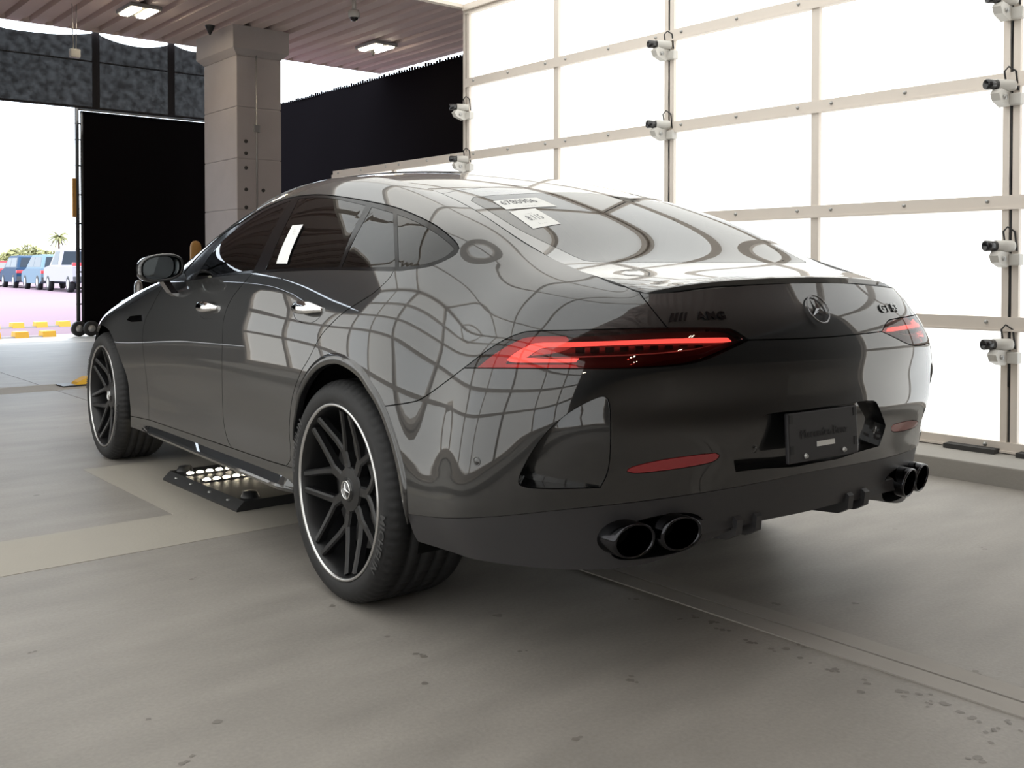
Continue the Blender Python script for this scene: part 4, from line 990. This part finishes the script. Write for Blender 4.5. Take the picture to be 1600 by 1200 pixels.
GLASSP = np.concatenate([half, tmir(half[1:-1])[::-1]])
TS = TK[-1]
def s_at(y): return float(np.interp(y, TOP[:, 3], TK))
WS0, WS1 = s_at(1.22), s_at(2.17)
VT2, FT2 = triangulate(((0, TS), (-1, 1)), (150, 40), [(hs, False), (GLASSP, True), ([(WS0, -1), (WS0, 1)], False), ([(WS1, -1), (WS1, 1)], False), ([(WS0+.03, -.94), (WS1-.02, -.95), (WS1-.02, .95), (WS0+.03, .94)], True)])
cT = VT2[FT2].mean(1)
ing = inpoly([tuple(p) for p in GLASSP], cT)
hatch = inpoly([(-.01, -1.1)]+[tuple(p) for p in hs]+[(-.01, 1.1)], cT)
wsg = inpoly([(WS0+.03, -.94), (WS1-.02, -.95), (WS1-.02, .95), (WS0+.03, .94)], cT)
roof = ~hatch & (cT[:, 0] < WS0); hood = cT[:, 0] > WS1; wsf = ~hatch & ~roof & ~hood & ~wsg
HATCH = panel('hatch', surfT, VT2, FT2[hatch & ~ing], M_PAINT, mode='single')[0]
RGLASS = panel('rear_window', surfT, VT2, FT2[ing], M_RGLASS, mode='single', gap=.001, depth=.008)[0]
panel('roof', surfT, VT2, FT2[roof], M_PAINT, mode='single')
panel('hood', surfT, VT2, FT2[hood], M_PAINT, mode='single')
panel('windscreen', surfT, VT2, FT2[wsg], M_GLASS, mode='single', gap=0, depth=.006)
panel('windscreen_frame', surfT, VT2, FT2[wsf], M_GLOSSBLK, mode='single', gap=.0005)
panel('top_shell', surfT, VT2, FT2[~ing & ~wsg], M_BLACK, mode='single', gap=0, depth=0, off=lambda uv, P: np.full(len(P), .014))

# ---- spoiler lip along the hatch edge
def spoiler():
    ts = np.linspace(-1, 1, 61); mb = MB(); v = []; f = []
    for t in ts:
        E_ = surfT([(0.0, t)])[0]; I_ = surfT([(0.10*(1-.35*abs(t)**4), t)])[0]; M_ = surfT([(0.04, t)])[0]
        fd = 1-abs(t)**10*.75
        ring = [I_+[0, 0, .0006], M_+[0, 0, .006*fd], E_+[0, -.012*fd, .013*fd], E_+[0, -.018*fd, .010*fd], E_+[0, -.013*fd, -.006], E_+[0, .012, -.020], M_+[0, 0, -.02]]
        v += ring
    k = 7
    for i in range(len(ts)-1):
        for q in range(k): f.append((i*k+q, (i+1)*k+q, (i+1)*k+(q+1) % k, i*k+(q+1) % k))
    f.append(tuple(range(k))); f.append(tuple(range((len(ts)-1)*k, len(ts)*k))[::-1])
    mb.add(v, f, 0, False); o = mb.build('spoiler', M_PAINT, CAR)
    return o
spoiler()

# ---- underbody, wheel wells, simple cabin
MB().box((-.66, -.45, .215), (.66, 3.5, .33), bev=.02).build('underbody', M_BLACK, CAR)
MB().box((-.86, .50, .28), (.86, 2.40, .36)).build('cabin_floor', M_BLACK, CAR)
for s in (-1, 1):
    for y in (0.0, 2.951):
        v = []; f = []
        for k in range(25):
            t = -.28+(PI+.56)*k/24
            for x in (.60, .895): v.append((s*x, y+.425*math.cos(t), .352+.425*math.sin(t)))
        f = [(2*k, 2*k+1, 2*k+3, 2*k+2) for k in range(24)]+[tuple(range(0, 50, 2))]
        MB().add(v, f, 0, True).build('wheel_well', M_BLACK, CAR)
for x, y in ((-.38, 1.15), (.38, 1.15), (-.36, .25), (.36, .25)):
    st = MB().box((x-.26, y-.25, .42), (x+.26, y+.28, .60), bev=.05).build('seat', M_SEAT, CAR)
    MB().box((-.24, -.08, 0), (.24, .08, .58), bev=.05, M=Matrix.Translation((x, y-.25, .55)) @ Matrix.Rotation(.30, 4, 'X')).build('seat_back', M_SEAT, st)
    MB().box((-.13, -.05, 0), (.13, .05, .17), bev=.04, M=Matrix.Translation((x, y-.44, 1.10)) @ Matrix.Rotation(.20, 4, 'X')).build('head_rest', M_SEAT, st)
MB().box((-.8, 1.75, .60), (.8, 2.1, .98), bev=.06).build('dashboard', M_SEAT, CAR)

# wheel arch lip: a raised strip round the rear opening
def arch_lip():
    C_ = pA['ar'][3:-8]; C_ = C_[C_[:, 1] > .06]; t = np.gradient(C_, axis=0); n = np.stack([-t[:, 1], t[:, 0]], 1); n /= np.linalg.norm(n, axis=1)[:, None]
    if n[len(n)//2, 1] < 0: n = -n
    wd = .030*np.clip(np.sin(np.linspace(0.02, PI-.02, len(C_)))*2.2, 0.05, 1)
    Q = []
    for d, o in ((.0012, .000), (.0015, .0055), (.018, .0060), (.026, .0035), (.030, .0002)):
        uv = C_+n*(d*wd/.030)[:, None]; P, N, _, _ = surfA(uv, True); Q.append(P+N*o)
    Q = np.array(Q); k, m = Q.shape[:2]
    f = [(i*m+j, i*m+j+1, (i+1)*m+j+1, (i+1)*m+j) for i in range(k-1) for j in range(m-1)]
    V_ = [tuple(p) for p in Q.reshape(-1, 3)]
    MB().add(V_, f, 0, True).build('arch_lip', M_PAINT, CAR); MB().add([(-x, y, z) for x, y, z in V_], f, 0, True).build('arch_lip', M_PAINT, CAR)
arch_lip()
# side skirt blade along the sill
def side_blade():
    ys = np.linspace(2.26, .36, 40); V_ = []; f = []
    for y in ys:
        e = min(1, (2.26-y)/.25+.15)*min(1, (y-.36)/.10+.25); zb = float(np.interp(y, [.36, 1.2, 2.3], [.272, .258, .243]))
        x0 = -float(np.interp(y, [.36, 1.2, 2.3], [.935, .925, .918]))
        for dx, dz in ((.004, .070), (-.030*e, .028), (-.034*e, .020), (-.028*e, .008), (.02, -.004), (.03, .05)): V_.append((x0+dx, y, zb+dz))
    k = 6
    for i in range(len(ys)-1):
        for q in range(k): f.append((i*k+q, i*k+(q+1) % k, (i+1)*k+(q+1) % k, (i+1)*k+q))
    f += [tuple(range(k)), tuple(range((len(ys)-1)*k, len(ys)*k))]
    MB().add(V_, f).build('side_skirt', M_PAINT, CAR); MB().add([(-x, y, z) for x, y, z in V_], f).build('side_skirt', M_PAINT, CAR)
side_blade()

# ================================================================== wheels
WR = 0.2835       # rim edge radius
def tyre_mesh(w):
    """wheel axis = local z, outer face towards +z at z=0"""
    R_ = .358; NSEG = 288
    prof = [(.270, -.020), (.282, -.004), (.288, .001), (.296, .004), (.312, .006), (.328, .003), (.340, -.006), (.349, -.018), (.3545, -.026), (.357, -.040)]
    t0 = -.040; t1 = -w+.040
    n = 4; ws = (t0-t1)
    for k in range(n):
        c = t0-ws*(k+.75)/(n+.5); g = .0055
        prof += [(R_, c+g+.001), (R_-.008, c+g-.001), (R_-.008, c-g+.001), (R_, c-g-.001)]
    prof += [(.357, t1), (.3545, t1-.014), (.349, t1-.028), (.330, t1-.05), (.30, t1-.055), (.270, t1-.03)]
    v = []; f = []; K = len(prof)
    for i in range(NSEG):
        a = 2*PI*i/NSEG
        for j, (r, z) in enumerate(prof):
            rr = r
            if 6 <= j <= 9 and i % 4 == 0: rr = r-.0045*(1 if j > 6 else .3)
            if 10 <= j < 10+4*n and (j-10) % 4 in (0, 3) and i % 6 == 0: rr = r-.002
            y = rr*math.sin(a); x = rr*math.cos(a)
            v.append((x, max(y, -.352), z))
    for i in range(NSEG):
        q = (i+1) % NSEG
        for j in range(K-1): f.append((i*K+j, q*K+j, q*K+j+1, i*K+j+1))
    mb = MB().add(v, f, 0, True)
    # raised brand lettering bent round the sidewall, twice
    tv, tf = text_mesh('MICHELIN', .040, .0, spacing=1.15, offset=.0012)
    for base in (-.35, PI-.35):
        vv = []
        for x, y, z in tv:
            r = .318+y; a = base-x/.318
            vv.append((r*math.cos(a), r*math.sin(a), .0068-abs(y)*.06))
        mb.add(vv, tf, 1)
    return mb.mesh('tyre', [M_RUBBER, M_LETTER], fix=False)
def rim_mesh():
    mb = MB()
    mb.lathe([(WR-.0105, -.0025), (WR-.008, .0022), (WR-.001, .0030), (WR, -.003)], 120, mi=1)
    mb.lathe([(WR, -.003), (WR-.004, -.012), (WR, -.02), (.270, -.022)], 120, mi=0)
    mb.lathe([(WR-.0105, -.0025), (.270, -.008), (.266, -.016), (.262, -.030), (.256, -.055), (.252, -.10), (.252, -.24)], 120, mi=0)
    return mb.mesh('wheel', [M_RIM, M_SILVER], fix=False)
def sweep(mb, path, widths, tops, thick):
    """tapered bar: path of (r, ang) ; tops = z of top ; ring of 6"""
    pts = [Vector((r*math.cos(a), r*math.sin(a), 0)) for r, a in path]; n = len(pts); v = []; f = []
    for i in range(n):
        t = (pts[min(i+1, n-1)]-pts[max(i-1, 0)]).normalized(); s = Vector((-t.y, t.x, 0)); w_ = widths[i]; z = tops[i]
        for sx, dz in ((-1, -thick[i]), (-1.0, -.006), (-.55, 0), (.55, 0), (1.0, -.006), (1, -thick[i])): v.append(tuple(pts[i]+s*w_*sx+Vector((0, 0, z+dz))))
    for i in range(n-1):
        for k in range(6): f.append((i*6+k, i*6+(k+1) % 6, (i+1)*6+(k+1) % 6, (i+1)*6+k))
    f.append(tuple(range(6))); f.append(tuple((n-1)*6+k for k in range(6))[::-1])
    mb.add(v, f, 0, False)
def spoke_mesh():
    mb = MB(); hubz = -.046; A = math.radians(19.5)
    for s in (-1, 1):
        sweep(mb, [(.045, s*.10), (.085, s*.055), (.125, s*.050), (.165, s*A*.52), (.215, s*A*.83), (.262, s*A)], [.015, .014, .013, .0125, .0115, .012], [hubz, hubz-.002, hubz+.002, -.036, -.022, -.008], [.035, .032, .03, .028, .026, .03])
    return mb.mesh('spoke', M_RIM)
def hub_mesh():
    return MB().lathe([(0, -.040), (.036, -.040), (.040, -.043), (.070, -.046), (.074, -.052), (.074, -.09), (0, -.09)], 48, sm=False).mesh('hub', M_RIM)
def cap_mesh():
    mb = MB().lathe([(0, -.034), (.030, -.035), (.033, -.040)], 40, mi=0)
    mb.lathe([(.0265, -.035), (.0265, -.0325), (.0305, -.0325), (.0305, -.035)], 40, mi=1)
    for k in range(3):
        a = PI/2+k*2*PI/3; c, s = math.cos(a), math.sin(a)
        mb.add([(-s*.0045, c*.0045, -.0335), (c*.028, s*.028, -.0335), (s*.0045, -c*.0045, -.0335), (0, 0, -.0305)], [(0, 1, 3), (1, 2, 3)], 1)
    return mb.mesh('hub_cap', [M_GLOSSBLK, M_CHROME], fix=False)
def disc_mesh(): return MB().lathe([(.09, -.10), (.195, -.10), (.195, -.13), (.09, -.13)], 64, sm=False).mesh('brake_disc', M_DISC)
def caliper_mesh():
    mb = MB(); v = []; f = []
    for k in range(9):
        a = math.radians(-38+76*k/8)
        for r, z in ((.135, -.062), (.205, -.062), (.213, -.075), (.213, -.15), (.135, -.15)): v.append((r*math.cos(a), r*math.sin(a), z))
    for k in range(8):
        for q in range(5): f.append((k*5+q, (k+1)*5+q, (k+1)*5+(q+1) % 5, k*5+(q+1) % 5))
    f += [tuple(range(5)), tuple(range(40, 45))[::-1]]
    return mb.add(v, f).mesh('caliper', M_BLACKPL)
RIM_ME, SPK_ME, HUB_ME, CAP_ME, DSC_ME, CAL_ME = rim_mesh(), spoke_mesh(), hub_mesh(), cap_mesh(), disc_mesh(), caliper_mesh()
TYRE_R, TYRE_F = tyre_mesh(.305), tyre_mesh(.265)
def wheel(s, y, xo, tme, spin, label):
    # local z -> outward, local y -> up
    o = obj('wheel', RIM_ME, CAR, (s*xo, y, .352))
    o.rotation_euler = Matrix(((0, 0, s), (s, 0, 0), (0, 1, 0))).to_euler()       # x->s*y, y->z, z->s*x
    o['label'] = label
    ty = obj('tyre', tme, o)
    for k in range(7): obj('spoke', SPK_ME, o, None, (0, 0, spin+k*2*PI/7))
    obj('hub', HUB_ME, o); obj('hub_cap', CAP_ME, o, None, (0, 0, .35)); obj('brake_disc', DSC_ME, o); obj('caliper', CAL_ME, o, None, (0, 0, .5))
wheel(-1, 0, .955, TYRE_R, .06, 'rear left wheel, black seven Y-spoke rim with silver edge'); wheel(1, 0, .955, TYRE_R, .3, 'rear right wheel')
wheel(-1, 2.951, .943, TYRE_F, .20, 'front left wheel, black seven Y-spoke rim'); wheel(1, 2.951, .943, TYRE_F, .1, 'front right wheel')

# ================================================================== mirrors
def superell(cx, cz, rx, rz, n=36, p=2.6):
    out = []
    for k in range(n):
        t = 2*PI*k/n; c, s_ = math.cos(t), math.sin(t)
        out.append((cx+rx*abs(c)**(2/p)*(1 if c >= 0 else -1), cz+rz*abs(s_)**(2/p)*(1 if s_ >= 0 else -1)))
    return out
def mirror_housing(s):
    cx, cz, y0 = -1.003, 1.070, 1.64
    def ring(rx, rz, y, dx=0, dz=0): return [(x, y, z+0.10*(x-cx)) for x, z in superell(cx+dx, cz+dz, rx, rz)]
    rings = [ring(.088, .052, y0), ring(.097, .061, y0-.004), ring(.100, .064, y0+.02), ring(.098, .063, y0+.06), ring(.088, .056, y0+.11, .005), ring(.062, .040, y0+.15, .012), ring(.018, .012, y0+.17, .016)]
    n = len(rings[0]); v = [p for r in rings for p in r]; f = [(i*n+k, i*n+(k+1) % n, (i+1)*n+(k+1) % n, (i+1)*n+k) for i in range(len(rings)-1) for k in range(n)]+[tuple(range((len(rings)-1)*n, len(rings)*n))]
    mb = MB().add([(-s*x if s > 0 else x, y, z) for x, y, z in v], f, 0, True)
    h = mb.build('door_mirror', M_PAINT, CAR)
    g_ = [(x, y+.24*(x-cx), z) for x, y, z in ring(.0865, .0505, y0+.014)]; g_ = [(-s*x if s > 0 else x, y, z) for x, y, z in g_]
    MB().add(g_, [tuple(range(len(g_)))]).build('mirror_glass', M_MIRR, h, fix=False)
    # arm
    P = [(-.985, y0+.05, 1.018), (-.965, y0+.045, .985), (-.945, y0+.04, .955), (-.925, y0+.03, .94)]
    v = []; f = []
    for k, (x, y, z) in enumerate(P):
        for dx, dy in ((-.016, -.035), (.016, -.035), (.02, .05), (-.012, .05)): v.append((-s*(x+dx) if s > 0 else x+dx, y+dy, z))
    for k in range(3):
        for q in range(4): f.append((k*4+q, k*4+(q+1) % 4, (k+1)*4+(q+1) % 4, (k+1)*4+q))
    f += [(0, 1, 2, 3), (12, 13, 14, 15)]
    MB().add(v, f).build('mirror_arm', M_GLOSSBLK, h)
mirror_housing(-1); mirror_housing(1)

# ================================================================== door handles
def handle(px_pts, doors):
    cx, cy_ = px_pts
    uv = CA.px([cx])[0]; P, N, Pu, Pv = surfA([uv], True); P, N = P[0], N[0]
    t = Pu[0]/np.linalg.norm(Pu[0]); t = -t                      # forward
    b = np.cross(N, t); b *= np.sign(b[2])
    for i, d in enumerate(doors):
        s = 1 if i == 0 else -1
        def W(a, h, o): q = P+t*a+b*h+N*o; return (q[0]*s, q[1], q[2])
        # recessed bowl
        n = 28; v = []; f = []
        rings = [(1.0, .0008), (.96, -.001), (.80, -.008), (.45, -.012)]
        for r, o in rings:
            for k in range(n): a = 2*PI*k/n; v.append(W(.062*cx_s*r*math.cos(a), .036*r*math.sin(a)-.004, o))
        for j in range(3):
            for k in range(n): f.append((j*n+k, j*n+(k+1) % n, (j+1)*n+(k+1) % n, (j+1)*n+k))
        f.append(tuple(range(3*n, 4*n)))
        bowl = MB().add(v, f, 0, True).build('handle_bowl', M_DCHROME, d)
        v = []; f = []
        m = 15
        for k in range(m):
            u = -1+2*k/(m-1); prof = .028*(1-abs(u)**3)+.004; hh = .008+.016*(1-u*u)
            for q in range(8): a = 2*PI*q/8; v.append(W(u*cx_w, .010+hh*math.sin(a), prof*.8+.010*math.cos(a)-.006*abs(u)**6))
        for k in range(m-1):
            for q in range(8): f.append((k*8+q, k*8+(q+1) % 8, (k+1)*8+(q+1) % 8, (k+1)*8+q))
        f += [tuple(range(8)), tuple(range((m-1)*8, m*8))]
        MB().add(v, f, 0, True).build('door_handle', M_CHROME, d)
cx_s, cx_w = 1.80, .113
handle(((324, 484), 0), doors_f); handle(((480, 487), 0), doors_r)

# fender vent badge
for k, o in enumerate(patch('side_badge', CA, CA.px([(199, 500), (204, 494), (222, 492), (223, 502), (206, 503)]), M_DCHROME, 0, .006)):
    o.location.x = (-.003 if k == 0 else .003)

# ================================================================== rear details
def frame_at(px, right=False):
    """surface frame at a picture point: origin, right (+x-ish), up, normal; on the right half the mirrored surface is used"""
    uv = (CA.pxr if right else CA.px)([px])[0]; P, N, Pu, Pv = surfA([uv], True); P, N = P[0], N[0]
    if right: P = P*[-1, 1, 1]; N = N*[-1, 1, 1]
    x = np.cross([0, 0, 1], N); x /= np.linalg.norm(x); y = np.cross(N, x)
    return P, x, y, N
def mat_from(P, x, y, n, lift=0): o = np.array(P)+np.array(n)*lift; return Matrix(((x[0], y[0], n[0], o[0]), (x[1], y[1], n[1], o[1]), (x[2], y[2], n[2], o[2]), (0, 0, 0, 1)))
def conform(v, px, right=False, lift=.003):
    """flat lettering wrapped on the rear surface"""
    P, x, y, N = frame_at(px, right); out = []
    for a, b, c in v:
        q = P+x*a+y*b+N*.05; s = -1 if right else 1
        loc, nor, i, d = CA.bvh.ray_cast(Vector((q[0]*s, q[1], q[2])), Vector((-N[0]*s, -N[1], -N[2])))
        if loc is None: out.append(tuple(P+x*a+y*b+N*(lift+c))); continue
        out.append((loc.x*s+N[0]*(lift+c), loc.y+N[1]*(lift+c), loc.z+N[2]*(lift+c)))
    return out
# AMG lettering with slanted bars
tv, tf = text_mesh('AMG', .031, .0015, spacing=1.2, shear=.0, offset=.0010)
mb = MB(); mb.add(conform([(x*1.25+.035, y, z) for x, y, z in tv], (1094, 494.5)), tf); mb.build('lettering_badge', M_DCHROME, TRUNK)['label'] = 'dark raised letters with slanted bars on the trunk lid'
for k in range(4):
    x0 = -.100+.0145*k; w_ = .0095-.0012*k
    q = [(x0, -.0115, -.0015), (x0+w_, -.0115, -.0015), (x0+w_+.013, .0115, -.0015), (x0+.013, .0115, -.0015)]; q += [(a, b, .0015) for a, b, c in q]
    MB().add(conform(q, (1094, 494.5)), [(3, 2, 1, 0), (4, 5, 6, 7), (0, 1, 5, 4), (1, 2, 6, 5), (2, 3, 7, 6), (3, 0, 4, 7)]).build('badge_bar', M_DCHROME, TRUNK)
tv, tf = text_mesh('GT 53', .036, .0015, spacing=1.05, offset=.0016)
MB().add(conform([(x*1.25, y, z) for x, y, z in tv], (1388, 482), True), tf).build('number_badge', M_GLOSSBLK, TRUNK)['label'] = 'black raised letters and number on the trunk lid'
# star emblem
P = np.array([0, -1.118, .946]); uvs = CA.near(P); P, N, _, _ = surfA([uvs], True); P, N = P[0], N[0]; P[0] = 0; N[0] = 0; N /= np.linalg.norm(N)
Mst = mat_from(P, np.array([1., 0, 0]), np.cross(N, [1., 0, 0]), N, .001)
mb = MB(); mb.tube([tuple(Mst @ Vector((.043*math.cos(a), .043*math.sin(a), .005))) for a in np.linspace(0, 2*PI, 49)[:-1]], .0026, 8, closed=True)
for k in range(3):
    a = PI/2+k*2*PI/3; c, s_ = math.cos(a), math.sin(a)
    mb.add([tuple(Mst @ Vector(q)) for q in [(-s_*.0065+c*-.002, c*.0065+s_*-.002, .004), (c*.042, s_*.042, .005), (s_*.0065+c*-.002, -c*.0065+s_*-.002, .004), (0, 0, .010)]], [(0, 1, 3), (1, 2, 3)])
mb.build('star_emblem', M_STAR, TRUNK)['label'] = 'chrome three pointed star emblem'

# plate bracket in the recess
def bracket():
    y = -1.152; M = Matrix.Translation((0, y, .598)) @ Matrix.Rotation(-.05, 4, 'X')
    b = MB().box((-.158, -.004, -.068), (.158, .010, .072), bev=.005, M=M).build('plate_bracket', M_BRACKET, BUMPER)
    R90 = M @ Matrix.Translation((0, -.0055, 0)) @ Matrix.Rotation(PI/2, 4, 'X')
    mb = MB(); tv, tf = text_mesh('Mercedes-Benz', .034, .0004); mb.add([tuple(R90 @ Vector((x, y_+.008, z))) for x, y_, z in tv], tf, 0)
    mb.box((-.035, -.0062, -.030), (.045, -.004, -.016), 1, M=M)
    for x, z in ((-.145, .055), (.145, .055), (-.145, -.03), (.145, -.03)): mb.box((x-.007, -.0055, z-.012), (x+.007, -.004, z+.012), 0, M=M)
    for x in (-.085, .09):
        mb.lathe([(0, .006), (.005, .0055), (.008, .0)], 12, M @ Matrix.Translation((x, -.004, -.052)) @ Matrix.Rotation(PI/2, 4, 'X'), mi=2)
    return mb, b
mb, b_ = bracket()
# bracket marks belong to the bracket itself: joined into one mesh
me_b = b_.data; n0 = len(me_b.vertices)
vv = [tuple(v.co) for v in me_b.vertices]+mb.v; ff = [tuple(p.vertices) for p in me_b.polygons]+[tuple(i+n0 for i in f) for f in mb.f]
mi = [0]*len(me_b.polygons)+[[1, 2, 3][m] for m in mb.m]
nm = bpy.data.meshes.new('plate_bracket'); nm.from_pydata(vv, [], ff)
for m in (M_BRACKET, M_BRACKTXT, M_PAPER, M_STEEL): nm.materials.append(m)
nm.polygons.foreach_set('material_index', mi); nm.update(); b_.data = nm
b_['label'] = 'dark plate bracket with faint printed lettering'
# parking sensors
for px_ in ((745, 721), (1178, 702)):
    P, x, y, N = frame_at(px_)
    for s in (1, -1):
        M = mat_from(P*[s, 1, 1], x*[s, 1, 1], y*[s, 1, 1], N*[s, 1, 1], .0005)
        MB().lathe([(0, .0008), (.008, .0006), (.0085, 0), (.0105, 0), (.011, .001), (.012, .0)], 20, M).build('parking_sensor', M_PAINT, BUMPER, fix=False)

# exhaust tips
def exhaust(x, y, z, s):
    mb = MB(); n = 40
    prof = [(1.0, .10), (1.0, .004), (.97, -.003), (.90, -.004), (.86, .002), (.84, .12)]
    v = []; f = []
    for q, (r, d) in enumerate(prof):
        for k in range(n):
            a = 2*PI*k/n; v.append((s*(x+.060*r*math.cos(a)), y+d-.15*(.052*r*math.sin(a))+.22*(.06*r*math.cos(a)), z+.047*r*math.sin(a)))
    for q in range(len(prof)-1):
        for k in range(n): f.append((q*n+k, q*n+(k+1) % n, (q+1)*n+(k+1) % n, (q+1)*n+k))
    mb.add(v, f, 0, True); mb.add([v[(len(prof)-1)*n+k] for k in range(n)], [tuple(range(n))], 1)
    mb.build('exhaust_tip', [M_DCHROME, M_BLACK], CAR)
for s in (-1, 1):
    exhaust(.645, -1.062, .378, s); exhaust(.515, -1.100, .384, s)
# diffuser: centre floor and fins
MB().prism([(-.95, .36), (-1.085, .365), (-1.08, .40), (-.95, .45)], 0, -.46, .46).build('diffuser_panel', M_SKIRT, CAR)
for x in (-.29, -.21, .21, .29):
    MB().prism([(-.80, .30), (-1.06, .325), (-1.095, .345), (-1.10, .385), (-1.05, .42), (-.80, .42)], 0, x-.012, x+.012).build('diffuser_fin', M_SKIRT, CAR)
MB().box((-.44, -1.0, .38), (.44, -.75, .50)).build('rear_crash_beam', M_BLACK, CAR)

# paper labels on the glass
def paper(c, corners, txts, parent, n=(8, 8)):
    """corners in the picture: tl, tr, br, bl"""
    uv = c.px(corners); tl, tr, br, bl = uv
    def S(a, b): return (tl*(1-a)+tr*a)*(1-b)+(bl*(1-a)+br*a)*b
    v = []; f = []
    g = np.array([S(i/n[0], j/n[1]) for i in range(n[0]+1) for j in range(n[1]+1)]); P, N, _, _ = c.fn(g, True)
    v = [tuple(p) for p in P+N*.0012]
    f = [(i*(n[1]+1)+j, i*(n[1]+1)+j+1, (i+1)*(n[1]+1)+j+1, (i+1)*(n[1]+1)+j) for i in range(n[0]) for j in range(n[1])]
    mb = MB().add(v, f, 0)
    for txt, size, cx_, cy_, asp in txts:
        tv, tf = text_mesh(txt, size, 0)
        g = np.array([S(cx_+x*asp, cy_-y) for x, y, z in tv]); P, N, _, _ = c.fn(g, True); mb.add([tuple(p) for p in P+N*.0018], tf, 1)
    mb.build('paper_label', [M_PAPER, M_INK], parent, fix=False)
paper(CT, [(770, 315), (838, 309), (871, 323), (791, 328)], [('6780906', .60, .45, .34, .36), ('. :.. .: .. ..:', .25, .5, .78, .30)], RGLASS)
paper(CT, [(795, 331), (836, 326), (876, 350), (833, 358)], [('8:115', .40, .52, .50, .62), ('.. .... .:', .16, .5, .22, .7), ('.:. .. .. .', .16, .5, .80, .7)], RGLASS)
lp = R['rear_side_window'][0]
paper(CA, [(457, 352.5), (474, 351), (449, 412), (432, 412)], [('::.:..', .10, .5, .12, 1.9), ('.::.:.', .08, .55, .2, 1.9), ('.:...', .06, .5, .33, 1.9), ('....', .05, .5, .93, 1.9)], lp)
